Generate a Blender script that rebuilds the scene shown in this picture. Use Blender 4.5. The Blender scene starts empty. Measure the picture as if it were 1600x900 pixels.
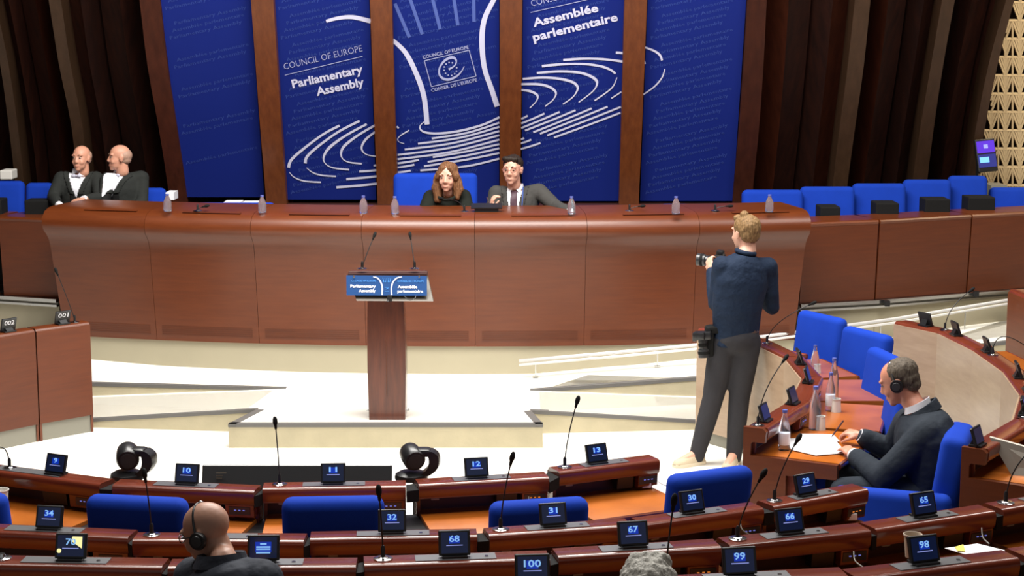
import bpy, bmesh, math, random
from mathutils import Vector, Matrix, noise
random.seed(7)
C = bpy.context.scene
COL = C.collection
V = Vector
R = math.radians

# ---------------------------------------------------------------- camera
FOC = 2800.0; CAM_H = 3.26; PITCH = R(9.0)
cam_d = bpy.data.cameras.new('camera'); cam = bpy.data.objects.new('camera', cam_d); COL.objects.link(cam)
cam_d.sensor_width = 36.0; cam_d.lens = 36.0*FOC/1600.0
cam_d.clip_end = 200
cam.location = (0, 0, CAM_H); cam.rotation_euler = (R(90)-PITCH, 0, 0)
C.camera = cam

# ---------------------------------------------------------------- light
w = bpy.data.worlds.new('world'); C.world = w; w.use_nodes = True
w.node_tree.nodes['Background'].inputs[0].default_value = (1.0, 0.96, 0.92, 1)
w.node_tree.nodes['Background'].inputs[1].default_value = 0.22
C.view_settings.view_transform = 'Standard'; C.view_settings.look = 'None'
C.view_settings.gamma = 1; C.view_settings.use_curve_mapping = False
C.view_settings.exposure = 0.0
def area(name, loc, size, power, target, col=(1, .97, .92)):
    d = bpy.data.lights.new(name, 'AREA'); d.shape = 'RECTANGLE'; d.size, d.size_y = size
    d.energy = power; d.color = col
    o = bpy.data.objects.new(name, d); COL.objects.link(o); o.location = loc
    o.rotation_euler = (V(target)-V(loc)).to_track_quat('-Z', 'Y').to_euler()
    return o
area('ceiling_lamp_centre', (-0.6, 12.2, 6.8), (5.0, 2.2), 960, (-0.6, 12.4, 0))
area('ceiling_lamp_rows', (0, 7.6, 6.2), (8.0, 1.2), 250, (0, 8.4, 0))
area('ceiling_lamp_front', (-0.3, 9.5, 7.5), (7.0, .7), 300, (-0.3, 15.5, 1.0))
area('ceiling_lamp_wing', (5.2, 12.0, 6.2), (2.0, 3.0), 190, (4.0, 14.0, 0))
area('screen_side_lamp', (6.9, 16.2, 5.0), (0.8, 0.8), 110, (6.4, 18.6, 2.4), (1, .82, .55))

# ---------------------------------------------------------------- measured geometry
SP, CP = math.sin(PITCH), math.cos(PITCH)
def ray(u, v):
    a = (u-800)/FOC; b = (v-450)/FOC
    return V((a, CP-b*SP, -SP-b*CP))
def at(u, v, Y):            # point in depth plane Y
    d = ray(u, v); t = Y/d.y
    return V((d.x*t, Y, CAM_H+d.z*t))
def gz(u, v, z):            # point at height z
    d = ray(u, v); t = (z-CAM_H)/d.z
    return V((d.x*t, d.y*t, z))
def vat(x, y, z):           # inverse, for checks
    p = V((x, y, z-CAM_H)); f = V((0, CP, -SP)); up = V((0, SP, CP))
    dd = p.dot(f); return (800+FOC*p.x/dd, 450-FOC*p.dot(up)/dd)

# ---------------------------------------------------------------- materials
M = {}
def mat(name, col, rough=.5, metal=0, spec=.5, coat=0, emis=None, estr=0, sub=0, bump=None, var=0, vscale=5, trans=0):
    m = bpy.data.materials.new(name); m.use_nodes = True; nt = m.node_tree; n = nt.nodes; b = n['Principled BSDF']
    b.inputs['Base Color'].default_value = (*col, 1); b.inputs['Roughness'].default_value = rough
    b.inputs['Metallic'].default_value = metal; b.inputs['Specular IOR Level'].default_value = spec
    b.inputs['Coat Weight'].default_value = coat; b.inputs['Coat Roughness'].default_value = .15
    if trans: b.inputs['Transmission Weight'].default_value = trans
    if emis: b.inputs['Emission Color'].default_value = (*emis, 1); b.inputs['Emission Strength'].default_value = estr
    if sub:
        b.inputs['Subsurface Weight'].default_value = sub; b.inputs['Subsurface Radius'].default_value = (.02, .008, .004)
        b.inputs['Subsurface Scale'].default_value = .3
    if var or bump:
        tc = n.new('ShaderNodeTexCoord'); nz = n.new('ShaderNodeTexNoise'); nz.inputs['Scale'].default_value = vscale
        nz.inputs['Detail'].default_value = 5; nt.links.new(tc.outputs['Object'], nz.inputs['Vector'])
        if var:
            mx = n.new('ShaderNodeMix'); mx.data_type = 'RGBA'
            mx.inputs[6].default_value = (*[c*(1-var) for c in col], 1); mx.inputs[7].default_value = (*[min(1, c*(1+var)) for c in col], 1)
            nt.links.new(nz.outputs['Fac'], mx.inputs[0]); nt.links.new(mx.outputs[2], b.inputs['Base Color'])
        if bump:
            n2 = n.new('ShaderNodeTexNoise'); n2.inputs['Scale'].default_value = bump[0]; n2.inputs['Detail'].default_value = 4
            nt.links.new(tc.outputs['Object'], n2.inputs['Vector'])
            bp = n.new('ShaderNodeBump'); bp.inputs['Distance'].default_value = bump[1]; bp.inputs['Strength'].default_value = bump[2] if len(bump) > 2 else .6
            nt.links.new(n2.outputs['Fac'], bp.inputs['Height']); nt.links.new(bp.outputs['Normal'], b.inputs['Normal'])
    M[name] = m; return m
def wood(name, dark, light, rough=.3, coat=.3, scale=(1.2, 1.2, 14), spec=.5, island=.12):
    m = bpy.data.materials.new(name); m.use_nodes = True; nt = m.node_tree; n = nt.nodes; b = n['Principled BSDF']
    tc = n.new('ShaderNodeTexCoord'); mp = n.new('ShaderNodeMapping'); mp.inputs['Scale'].default_value = scale
    nz = n.new('ShaderNodeTexNoise'); nz.inputs['Scale'].default_value = 2.5; nz.inputs['Detail'].default_value = 7; nz.inputs['Roughness'].default_value = .62
    nt.links.new(tc.outputs['Object'], mp.inputs['Vector']); nt.links.new(mp.outputs['Vector'], nz.inputs['Vector'])
    cr = n.new('ShaderNodeValToRGB'); cr.color_ramp.elements[0].position = .3; cr.color_ramp.elements[1].position = .72
    cr.color_ramp.elements[0].color = (*dark, 1); cr.color_ramp.elements[1].color = (*light, 1)
    nt.links.new(nz.outputs['Fac'], cr.inputs[0])
    oi = n.new('ShaderNodeObjectInfo'); mr = n.new('ShaderNodeMapRange'); mr.inputs['To Min'].default_value = 1-island; mr.inputs['To Max'].default_value = 1+island
    nt.links.new(oi.outputs['Random'], mr.inputs['Value'])
    vm = n.new('ShaderNodeVectorMath'); vm.operation = 'SCALE'
    nt.links.new(cr.outputs['Color'], vm.inputs[0]); nt.links.new(mr.outputs[0], vm.inputs['Scale']); nt.links.new(vm.outputs[0], b.inputs['Base Color'])
    b.inputs['Roughness'].default_value = rough; b.inputs['Coat Weight'].default_value = coat; b.inputs['Coat Roughness'].default_value = .2
    b.inputs['Specular IOR Level'].default_value = spec
    bp = n.new('ShaderNodeBump'); bp.inputs['Distance'].default_value = .002; bp.inputs['Strength'].default_value = .15
    nt.links.new(nz.outputs['Fac'], bp.inputs['Height']); nt.links.new(bp.outputs['Normal'], b.inputs['Normal'])
    M[name] = m; return m
wood('wood_front', (.104, .0215, .0042), (.142, .0315, .0064), .38, .10)
wood('wood_side', (.085, .0165, .003), (.118, .024, .004), .45, .05)
wood('wood_lip', (.12, .023, .011), (.19, .038, .018), .22, .5)
wood('wood_desk', (.33, .082, .008), (.50, .14, .016), .3, .3)
wood('wood_dark', (.030, .008, .005), (.055, .014, .008), .5, .1)
wood('wood_wall', (.010, .0025, .0013), (.030, .007, .003), .6, 0, (7, 7, .6), .25, .35)
wood('wood_wall_red', (.030, .006, .002), (.058, .013, .005), .55, 0, (7, 7, .6), .25, .2)
wood('wood_rib', (.033, .016, .007), (.052, .025, .012), .5, 0, (7, 7, .6), .3, .08)
wood('wood_pillar', (.105, .026, .006), (.165, .045, .011), .45, .1, (9, 9, .5), .4, .08)
wood('wood_lectern', (.055, .012, .006), (.13, .030, .012), .3, .3, (9, 9, 1.0))
wood('wood_beige', (.33, .225, .15), (.42, .30, .205), .3, .3, (1.5, 1.5, 9), .5, .05)
mat('floor_pale', (.90, .88, .80), .5, var=.02, vscale=2)
mat('riser_beige', (.46, .405, .275), .6, var=.14, vscale=7, bump=(40, .002))
mat('plinth_cream', (.38, .34, .24), .5, var=.05, vscale=3)
mat('nosing_grey', (.13, .125, .12), .5)
mat('grey_kick', (.22, .21, .17), .4)
mat('metal', (.62, .62, .62), .25, 1)
mat('rail_white', (.75, .74, .74), .3, .3)
mat('blue_fabric', (.004, .038, .36), .85, spec=.2, var=.12, vscale=9, bump=(300, .001))
mat('black', (.012, .012, .013), .35)
mat('black_matt', (.008, .008, .008), .8, spec=.2)
mat('dark_plastic', (.03, .032, .035), .3)
mat('chrome', (.7, .7, .72), .15, 1)
mat('plate_grey', (.20, .20, .21), .35, .6)
mat('banner_blue', (.0045, .015, .165), .7, spec=.2, var=.12, vscale=.8)
mat('faint_blue', (.030, .058, .27), .7, spec=.2)
mat('ray_blue', (.08, .12, .38), .7, spec=.2)
mat('print_white', (.62, .62, .80), .6)
mat('sign_blue', (.003, .045, .17), .6, spec=.25)
mat('sign_faint', (.05, .26, .70), .4)
mat('board_grey', (.115, .098, .078), .4)
mat('paper', (.85, .85, .88), .7)
mat('cup_white', (.72, .69, .64), .6)
mat('cup_beige', (.52, .43, .34), .6)
mat('note_yellow', (.8, .65, .12), .7)
mat('skin', (.62, .30, .20), .5, sub=.1, var=.08, vscale=14)
mat('skin_pale', (.66, .36, .26), .5, sub=.1, var=.06, vscale=14)
mat('skin_red', (.56, .235, .15), .45, sub=.1, var=.12, vscale=14)
mat('stubble', (.42, .25, .18), .6, var=.15, vscale=120)
mat('skin_shaved', (.50, .27, .19), .45, sub=.1, var=.10, vscale=9)
mat('suit_dark', (.022, .024, .022), .85, spec=.2, var=.15, vscale=8, bump=(9, .02, .5))
mat('suit_grey', (.052, .050, .047), .85, spec=.2, var=.12, vscale=8, bump=(9, .02, .5))
mat('suit_charcoal', (.022, .028, .038), .85, spec=.2, var=.15, vscale=8, bump=(8, .03, .5))
mat('suit_slate', (.036, .041, .055), .8, spec=.25, var=.2, vscale=6, bump=(7, .03, .6))
mat('shirt_navy', (.010, .020, .044), .8, spec=.2, var=.25, vscale=6, bump=(7, .05, .7))
mat('trouser_grey', (.034, .033, .038), .85, spec=.2, var=.15, vscale=8, bump=(7, .03, .6))
mat('knit_black', (.012, .014, .011), .9, spec=.15, bump=(10, .02, .5))
mat('white_cloth', (.82, .82, .88), .7, bump=(20, .01, .4))
mat('tie_plum', (.055, .020, .035), .6)
mat('lanyard_blue', (.03, .08, .35), .6)
def hairmat(name, a, b_, rough=.6):
    m = mat(name, a, rough, spec=.25); nt = m.node_tree; n = nt.nodes; b = n['Principled BSDF']
    tc = n.new('ShaderNodeTexCoord'); mp = n.new('ShaderNodeMapping'); mp.inputs['Scale'].default_value = (1, 1, .14)
    nz = n.new('ShaderNodeTexNoise'); nz.inputs['Scale'].default_value = 150; nz.inputs['Detail'].default_value = 4
    nt.links.new(tc.outputs['Object'], mp.inputs['Vector']); nt.links.new(mp.outputs['Vector'], nz.inputs['Vector'])
    cr = n.new('ShaderNodeValToRGB'); cr.color_ramp.elements[0].position = .3; cr.color_ramp.elements[1].position = .7
    cr.color_ramp.elements[0].color = (*a, 1); cr.color_ramp.elements[1].color = (*b_, 1)
    nt.links.new(nz.outputs['Fac'], cr.inputs[0]); nt.links.new(cr.outputs['Color'], b.inputs['Base Color'])
    bp = n.new('ShaderNodeBump'); bp.inputs['Distance'].default_value = .006; bp.inputs['Strength'].default_value = .8
    nt.links.new(nz.outputs['Fac'], bp.inputs['Height']); nt.links.new(bp.outputs['Normal'], b.inputs['Normal'])
hairmat('hair_brown', (.075, .030, .012), (.26, .12, .055))
hairmat('hair_dark', (.010, .006, .004), (.030, .018, .013))
hairmat('hair_ginger', (.10, .055, .022), (.30, .18, .080))
hairmat('hair_mixed', (.055, .042, .03), (.15, .12, .09))
hairmat('hair_white', (.30, .285, .25), (.66, .64, .58))
mat('eye_white', (.42, .36, .32), .4)
mat('eye_dark', (.02, .012, .008), .2)
mat('lip_red', (.36, .13, .10), .6)
mat('shoe_beige', (.55, .46, .33), .8, bump=(120, .002))
mat('sole', (.66, .58, .45), .8)
mat('leather', (.10, .06, .035), .5)
mat('led', (.8, .25, .02), .4, emis=(1, .3, .05), estr=.5)
mat('led_blue', (.1, .1, .5), .4, emis=(.25, .3, 1), estr=.5)
mat('screen_dark', (.012, .016, .022), .12, emis=(.02, .05, .22), estr=.12)
mat('screen_off', (.03, .03, .05), .15, emis=(.10, .10, .30), estr=.12)
mat('screen_glow', (.0, .02, .2), .3, emis=(.01, .06, .75), estr=.45)
mat('screen_text', (.1, .3, .9), .4, emis=(.30, .60, 1.0), estr=.75)
mat('screen_pale', (.2, .2, .4), .4, emis=(.30, .36, .85), estr=.7)
mat('glare_sticker_yellow', (.8, .75, .3), .4, emis=(1, .92, .42), estr=.9)  # glowing yellow for the painted screen glare, shared with the sticker
mat('tv_purple', (.05, .02, .3), .2, emis=(.10, .035, .55), estr=.9)
mat('tv_light', (.1, .3, .9), .2, emis=(.20, .50, 1), estr=1.0)
mat('tv_dark', (.02, .02, .08), .2, emis=(.03, .04, .25), estr=.8)
mat('lattice', (.74, .56, .32), .6, var=.06, vscale=4)
mat('lattice_back', (.10, .050, .028), .9)
mat('laptop', (.30, .27, .23), .35, .5)
mat('bowtie_grey', (.55, .55, .66), .7)
mat('label_white', (.8, .8, .85), .6)
mat('bottle_cap', (.10, .12, .38), .5)
gm = mat('glass', (.80, .86, .97), .06, trans=.92, spec=.5); gm.node_tree.nodes['Principled BSDF'].inputs['IOR'].default_value = 1.2

# ---------------------------------------------------------------- mesh toolkit
_ico = {}
def ico(n):
    if n not in _ico:
        b = bmesh.new(); bmesh.ops.create_icosphere(b, subdivisions=n, radius=1)
        b.verts.ensure_lookup_table()
        _ico[n] = ([v.co.copy() for v in b.verts], [[v.index for v in f.verts] for f in b.faces]); b.free()
    return _ico[n]
def frame(z, x=None):
    z = V(z).normalized(); x = V(x) if x is not None else (V((1, 0, 0)) if abs(z.x) < .9 else V((0, 1, 0)))
    y = z.cross(x).normalized(); x = y.cross(z).normalized()
    return Matrix((x, y, z)).transposed()
class MB:
    def __init__(s): s.v = []; s.f = []; s.cuts = []
    def add(s, vs, fs):
        o = len(s.v); s.cuts.append((o, len(s.f))); s.v += [V(p) for p in vs]; s.f += [[i+o for i in f] for f in fs]; return s
    def box(s, c, size, rot=None, bev=0, n=2):
        c = V(c); rot = rot or Matrix.Identity(3); h = V(size)/2
        if not bev:
            P = [c+rot@V((x*h.x, y*h.y, z*h.z)) for x in (-1, 1) for y in (-1, 1) for z in (-1, 1)]
            return s.add(P, [[0, 1, 3, 2], [4, 6, 7, 5], [0, 4, 5, 1], [2, 3, 7, 6], [0, 2, 6, 4], [1, 5, 7, 3]])
        b = bmesh.new(); bmesh.ops.create_cube(b, size=1)
        for q in b.verts: q.co = V((q.co.x*size[0], q.co.y*size[1], q.co.z*size[2]))
        bmesh.ops.bevel(b, geom=list(b.edges), offset=bev, segments=n, profile=.5, affect='EDGES')
        b.verts.index_update()
        s.add([c+rot@q.co for q in b.verts], [[q.index for q in f.verts] for f in b.faces]); b.free(); return s
    def ell(s, c, r, Mx=None, n=3):
        vs, fs = ico(n); Mx = Mx or Matrix.Identity(4); c = V(c)
        return s.add([Mx@(c+V((p.x*r[0], p.y*r[1], p.z*r[2]))) for p in vs], fs)
    def cone(s, p0, p1, r0, r1=None, n=12, cap=True):
        r1 = r0 if r1 is None else r1; p0 = V(p0); p1 = V(p1); F = frame(p1-p0)
        vs = [p+F@V((r*math.cos(2*math.pi*i/n), r*math.sin(2*math.pi*i/n), 0)) for p, r in ((p0, r0), (p1, r1)) for i in range(n)]
        fs = [[i, (i+1) % n, n+(i+1) % n, n+i] for i in range(n)]
        if cap: fs += [list(range(n))[::-1], list(range(n, 2*n))]
        return s.add(vs, fs)
    def cap(s, p0, p1, r0, r1=None, Mx=None, n=2):
        r1 = r0 if r1 is None else r1; p0 = V(p0); p1 = V(p1)
        if Mx: p0 = Mx@p0; p1 = Mx@p1
        s.ell(p0, (r0,)*3, n=n); s.ell(p1, (r1,)*3, n=n)
        k = 16; s.cone(p0, p1, r0*.985, r1*.985, k); return s
    def tube(s, pts, r, n=8):
        pts = [V(p) for p in pts]; rr = r if isinstance(r, (list, tuple)) else [r]*len(pts)
        vs = []; x = None
        for i, p in enumerate(pts):
            t = (pts[min(i+1, len(pts)-1)]-pts[max(i-1, 0)]).normalized()
            if x is None: x = frame(t).col[0]
            x = (x-t*x.dot(t)).normalized(); y = t.cross(x)
            vs += [p+(x*math.cos(2*math.pi*k/n)+y*math.sin(2*math.pi*k/n))*rr[i] for k in range(n)]
        fs = [[i*n+k, i*n+(k+1) % n, (i+1)*n+(k+1) % n, (i+1)*n+k] for i in range(len(pts)-1) for k in range(n)]
        fs += [list(range(n))[::-1], [(len(pts)-1)*n+k for k in range(n)]]
        return s.add(vs, fs)
    def loft(s, rings, closed=True, caps=True):
        n = len(rings[0]); vs = [p for r in rings for p in r]; m = n if closed else n-1
        fs = [[i*n+k, i*n+(k+1) % n, (i+1)*n+(k+1) % n, (i+1)*n+k] for i in range(len(rings)-1) for k in range(m)]
        if caps: fs += [list(range(n))[::-1], [(len(rings)-1)*n+k for k in range(n)]]
        return s.add(vs, fs)
    def prism(s, pts, d):       # polygon extruded by vector d
        pts = [V(p) for p in pts]; d = V(d); return s.loft([pts, [p+d for p in pts]])
    def lathe(s, prof, c=(0, 0, 0), n=16):
        c = V(c); return s.loft([[c+V((r*math.cos(2*math.pi*k/n), r*math.sin(2*math.pi*k/n), z)) for k in range(n)] for r, z in prof])
    def build(s, name, material, parent=None, smooth=None, bake=None):
        me = bpy.data.meshes.new(name); me.from_pydata([tuple(p) for p in s.v], [], s.f)
        if not bake:
            b = bmesh.new(); b.from_mesh(me); bmesh.ops.recalc_face_normals(b, faces=b.faces); b.to_mesh(me); b.free()
        if bake: me = remesh(me, *bake)
        me.name = name
        if parent is not None: me.transform(Matrix.Translation(-world_loc(parent)))
        me.materials.append(M[material])
        if bake or smooth == 180: me.polygons.foreach_set('use_smooth', [True]*len(me.polygons))
        elif smooth: me.shade_flat(); me.polygons.foreach_set('use_smooth', [True]*len(me.polygons)); me.set_sharp_from_angle(angle=R(smooth))
        o = bpy.data.objects.new(name, me); COL.objects.link(o)
        if parent is not None: o.parent = parent
        return o
def build_each(mb, name, material, parent):
    cs = mb.cuts+[(len(mb.v), len(mb.f))]
    for (v0, f0), (v1, f1) in zip(cs, cs[1:]):
        q = MB(); q.v = mb.v[v0:v1]; q.f = [[i-v0 for i in f_] for f_ in mb.f[f0:f1]]; q.build(name, material, parent)
def world_loc(o):
    p = V((0, 0, 0))
    while o is not None: p += V(o.location); o = o.parent
    return p
def remesh(me, vox, it=4, nz=0, nscale=20):
    o = bpy.data.objects.new('tmp', me); COL.objects.link(o)
    m = o.modifiers.new('r', 'REMESH'); m.mode = 'VOXEL'; m.voxel_size = vox; m.adaptivity = 0
    sm = o.modifiers.new('s', 'SMOOTH'); sm.factor = .5; sm.iterations = it
    dg = bpy.context.evaluated_depsgraph_get(); dg.update()
    r = bpy.data.meshes.new_from_object(o.evaluated_get(dg)); bpy.data.objects.remove(o)
    if nz:
        r.update(); sc = nscale if isinstance(nscale, tuple) else (nscale,)*3; co = [v.co+v.normal*nz*noise.fractal(V((v.co.x*sc[0], v.co.y*sc[1], v.co.z*sc[2])), 1, 2, 3) for v in r.vertices]
        for v, c in zip(r.vertices, co): v.co = c
    return r
def thing(name, label, cat, loc=(0, 0, 0), group=None):
    o = bpy.data.objects.new(name, None); COL.objects.link(o); o.location = loc; o.empty_display_size = .1
    o['label'] = label; o['category'] = cat
    if group: o['group'] = group
    return o
def tag(o, label, cat, group=None, kind=None):
    o['label'] = label; o['category'] = cat
    if group: o['group'] = group
    if kind: o['kind'] = kind
    return o
def struct(o, label=None):
    o['kind'] = 'structure'
    if label: o['label'] = label
    return o
def copy_tree(o, parent=None):
    c = o.copy(); COL.objects.link(c); c.parent = parent
    for ch in [x for x in bpy.data.objects if x.parent == o and x != c]: copy_tree(ch, c)
    return c
def catmull(P, k=6):
    P = [V(p) for p in P]; out = []
    for i in range(len(P)-1):
        a = P[max(i-1, 0)]; b = P[i]; c = P[i+1]; d = P[min(i+2, len(P)-1)]
        for j in range(k):
            t = j/k; out.append(.5*((2*b)+(-a+c)*t+(2*a-5*b+4*c-d)*t*t+(-a+3*b-3*c+d)*t**3))
    out.append(P[-1]); return out
def text_mesh(txt, bold=0, res=2):
    cu = bpy.data.curves.new('t', 'FONT'); cu.body = txt; cu.size = 1; cu.offset = bold; cu.resolution_u = res; cu.fill_mode = 'FRONT'
    o = bpy.data.objects.new('t', cu); COL.objects.link(o); dg = bpy.context.evaluated_depsgraph_get(); dg.update()
    me = bpy.data.meshes.new_from_object(o.evaluated_get(dg)); bpy.data.objects.remove(o); bpy.data.curves.remove(cu)
    vs = [v.co.copy() for v in me.vertices]; fs = [list(p.vertices) for p in me.polygons]; bpy.data.meshes.remove(me)
    x0 = min(v.x for v in vs); x1 = max(v.x for v in vs)
    return [V(((v.x-x0)/(x1-x0), v.y, 0)) for v in vs], fs
def put_text(mb, txt, p0, p1, up, h, bold=0, res=2):
    """text from p0 to p1 along its baseline, cap height h along up"""
    vs, fs = text_mesh(txt, bold, res); p0 = V(p0); p1 = V(p1); up = V(up).normalized()
    mb.add([p0+(p1-p0)*v.x+up*(v.y/.69*h) for v in vs], fs)
# ================================================================ STRUCTURE
def lerp(a, b, t): return a+(b-a)*t
def polyf(xs, ys, x):
    for i in range(len(xs)-1):
        if x <= xs[i+1] or i == len(xs)-2:
            return ys[i]+(ys[i+1]-ys[i])*(x-xs[i])/(xs[i+1]-xs[i])
f = MB(); f.box((0, 9, -.05), (26, 26, .1)); fo = f.build('floor', 'floor_pale'); struct(fo)
ce = MB(); ce.box((0, 9, 8.1), (26, 26, .1)); struct(ce.build('ceiling', 'wood_dark'))
for nm, c, s in (('wall_left', (-10.2, 9, 4), (.2, 22, 8.2)), ('wall_right', (10.2, 9, 4), (.2, 22, 8.2))):
    b = MB(); b.box(c, s); struct(b.build(nm, 'wood_dark'))

# dais arc
DCX, DCR = -.32, 12.5; DCY = 14.79+DCR
def arc(th, o, z): return V((DCX+(DCR+o)*math.sin(th), DCY-(DCR+o)*math.cos(th), z))
def th_of(u, v, o=0.1):
    th = 0
    for _ in range(12):
        Y = DCY-(DCR+o)*math.cos(th); X = at(u, v, Y).x; th = math.asin(max(-1, min(1, (X-DCX)/(DCR+o))))
    return th
seams = [th_of(u, 450) for u in (88, 235, 398, 568, 742, 915, 1088, 1250)]

def slab(name, pts, top='floor_pale', side='riser_beige', zb=-.02):
    s = MB(); n = len(pts); pts = [V(p) for p in pts]; low = [V((p.x, p.y, zb)) for p in pts]
    s.add([p-V((0, 0, .004)) for p in pts]+low, [[i, (i+1) % n, n+(i+1) % n, n+i] for i in range(n)]+[list(range(n))])
    root = s.build(name, side); struct(root)
    t = MB(); t.prism(pts, (0, 0, -.004)); tt = t.build('floor_covering', top, root); return root
def nosing(name, pts, w=.055, parent=None):
    pts = [V(p) for p in pts]; m = MB(); rings = []
    for i, p in enumerate(pts):
        d = (pts[min(i+1, len(pts)-1)]-pts[max(i-1, 0)]); d.z = 0; d.normalize(); nrm = V((d.y, -d.x, 0))  # to the viewer
        rings.append([p+nrm*.004+V((0, 0, .004)), p-nrm*w+V((0, 0, .004)), p-nrm*w-V((0, 0, .01)), p+nrm*.004-V((0, 0, .022))])
    m.loft(rings); return struct(m.build(name, 'nosing_grey', parent))
A = at(357, 663, 12.98); B = at(848, 663, 12.98)
A.z = B.z = .18
Cc = gz(829, 642, .18); D = gz(828, 610, .18); G = gz(447, 607, .18); H = gz(402, 640, .18)
backC = [arc(t, -.05, .18) for t in (th_of(835, 560), th_of(640, 560), th_of(440, 560))]
pl = slab('platform', [A, B, Cc, D]+backC+[G, H])
nosing('trim_1', [H, A], parent=None); nosing('trim_2', [A, B]); nosing('trim_3', [B, Cc])
r1 = at(1095, 620, 14.1); r2 = at(1084, 657, 13.55); r1e = r1+(r1-D)*.5; r2e = r2+(r2-Cc)*.5
slab('ramp_front_right', [Cc, r2e, r1e, D]); nosing('trim_4', [Cc, r2e])
l1 = at(141, 619, 14.25); l2 = at(141, 655, 13.63); l1e = l1+(l1-G)*.5; l2e = l2+(l2-H)*.5
slab('ramp_front_left', [H, G, l1e, l2e]); nosing('trim_5', [l2e, H])
b1 = at(1095, 590, 14.1); b2 = at(1363, 561, 14.75); b3 = at(1600, 531, 15.35); b4 = b3+(b3-b2)*.6
sideR = [at(1248, 480, 15.68), at(1367, 467, 15.9), at(1510, 457, 16.31), at(1600, 450, 16.55), at(1720, 440, 16.9)]
sideL = [at(-120, 455, 16.4), at(0, 460, 16.16), at(92, 465, 15.95)]
def zset(p, z): return V((p.x, p.y, z))
slab('ramp_back_right', [D, b1, b2, b3, b4, zset(sideR[4], .47), zset(sideR[3], .42), zset(sideR[2], .38), zset(sideR[1], .31), zset(arc(th_of(1230, 520), -.05, 0), .30), zset(arc(th_of(1088, 520), -.05, 0), .29), zset(arc(th_of(960, 520), -.05, 0), .235), backC[0]])
nosing('trim_6', [D, b1, b2, b3, b4])
q1 = at(141, 599, 14.25); q1e = q1+(q1-G)*.6
slab('ramp_back_left', [G, backC[2], arc(th_of(250, 540), -.05, .19), zset(arc(th_of(110, 540), -.05, 0), .22), zset(sideL[1], .24), q1e, ])
nosing('trim_7', [q1e, G])
# plinth under the presidium
p = MB(); n = 24; t0, t1 = seams[0], seams[-1]
p.loft([[arc(lerp(t0, t1, i/n), o, z) for o, z in ((-.02, 0), (-.02, .425), (-.4, .425), (-.4, 0))] for i in range(n+1)])
struct(p.build('wall_presidium_plinth', 'plinth_cream', smooth=40))
def wall_strip(name, line, z0, z1, th, material, off=0):
    m = MB(); rings = []
    for i, q in enumerate(line):
        d = line[min(i+1, len(line)-1)]-line[max(i-1, 0)]; d.z = 0; d.normalize(); nr = V((d.y, -d.x, 0))*1
        a = V((q.x, q.y, 0))+nr*off
        rings.append([a+V((0, 0, z0)), a+V((0, 0, z1)), a-nr*th+V((0, 0, z1)), a-nr*th+V((0, 0, z0))])
    m.loft(rings); return m
for nm, ln in (('wall_side_plinth_right', sideR), ('wall_side_plinth_left', sideL)):
    o = struct(wall_strip(nm, ln, 0, .60, .3, 'x').build(nm, 'plinth_cream'))
    wall_strip('', ln, .565, .585, .06, '', .04).build('metal_edge', 'metal', o)
    wall_strip('', ln, .585, .607, .06, '', .02).build('metal_edge', 'grey_kick', o)
    wall_strip('', ln, .607, .637, .06, '', .05).build('metal_edge', 'metal', o)
# kerb panels by the ramp
kl = [at(1195, 560, 15.1), at(1290, 540, 15.3), at(1365, 530, 15.5), at(1507, 503, 15.98), at(1640, 480, 16.3)]
kz = [(.30, .385), (.30, .41), (.31, .46), (.37, .53), (.42, .60)]
kb = None
for i in range(4):
    a, b = kl[i], kl[i+1]; d = (b-a).normalized()*.005
    m = MB(); (za, zb_), (zc, zd) = kz[i], kz[i+1]
    A_ = V((a.x, a.y, 0))+d; B_ = V((b.x, b.y, 0))-d; n_ = V((0, .03, 0))
    m.loft([[A_+V((0, 0, za)), A_+V((0, 0, zb_)), A_+n_+V((0, 0, zb_)), A_+n_+V((0, 0, za))], [B_+V((0, 0, zc)), B_+V((0, 0, zd)), B_+n_+V((0, 0, zd)), B_+n_+V((0, 0, zc))]])
    o = m.build('wall_kerb' if kb is None else 'kerb_panel', 'grey_kick' if i > 9 else 'plinth_cream', kb)
    if kb is None: kb = o; struct(o)
# handrail
hr = thing('handrail', 'low white double-bar handrail climbing along the ramp beside the raised desk wall', 'handrail', at(837, 585, 14.7))
hp = [at(811, 564, 14.65), at(960, 551, 14.66), at(1088, 539, 14.78), at(1200, 525, 15.02), at(1400, 498, 15.5), at(1562, 471, 16.0), at(1650, 457, 16.25)]
m = MB(); m.tube(hp, .015); m.build('rail', 'rail_white', hr, smooth=180)
m = MB(); m.tube([q+V((0, -.03, -.028)) for q in hp], .011); m.build('rail', 'rail_white', hr, smooth=180)
for u in (837, 1027, 1195, 1375, 1507, 1600):
    for i in range(6):
        a, b = vat(*hp[i])[0], vat(*hp[i+1])[0]
        if a <= u <= b:
            q = hp[i].lerp(hp[i+1], (u-a)/(b-a)); g = polyf([811, 1088, 1353, 1562, 1700], [.18, .285, .30, .39, .45], u)
            m = MB(); m.cone((q.x, q.y-.01, g), (q.x, q.y-.01, q.z-.03), .006); m.box((q.x, q.y-.01, g+.004), (.05, .05, .008)); m.build('post', 'metal', hr)
# raised floors behind the desks
slab('dais_floor', [arc(seams[0], -.3, .75), arc(seams[3], -.3, .75), arc(seams[5], -.3, .75), arc(seams[-1], -.3, .75), V((2.9, 19.5, .75)), V((-4.2, 19.5, .75))], 'wood_dark', 'wood_dark', 0)
slab('side_floor_right', [zset(q, .62)+V((0, .2, 0)) for q in sideR]+[V((8.5, 21, .62)), V((2.9, 21, .62))], 'wood_dark', 'wood_dark', 0)
slab('side_floor_left', [zset(q, .62)+V((0, .2, 0)) for q in sideL]+[V((-4.2, 21, .62)), V((-8.5, 21, .62))], 'wood_dark', 'wood_dark', 0)
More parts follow.
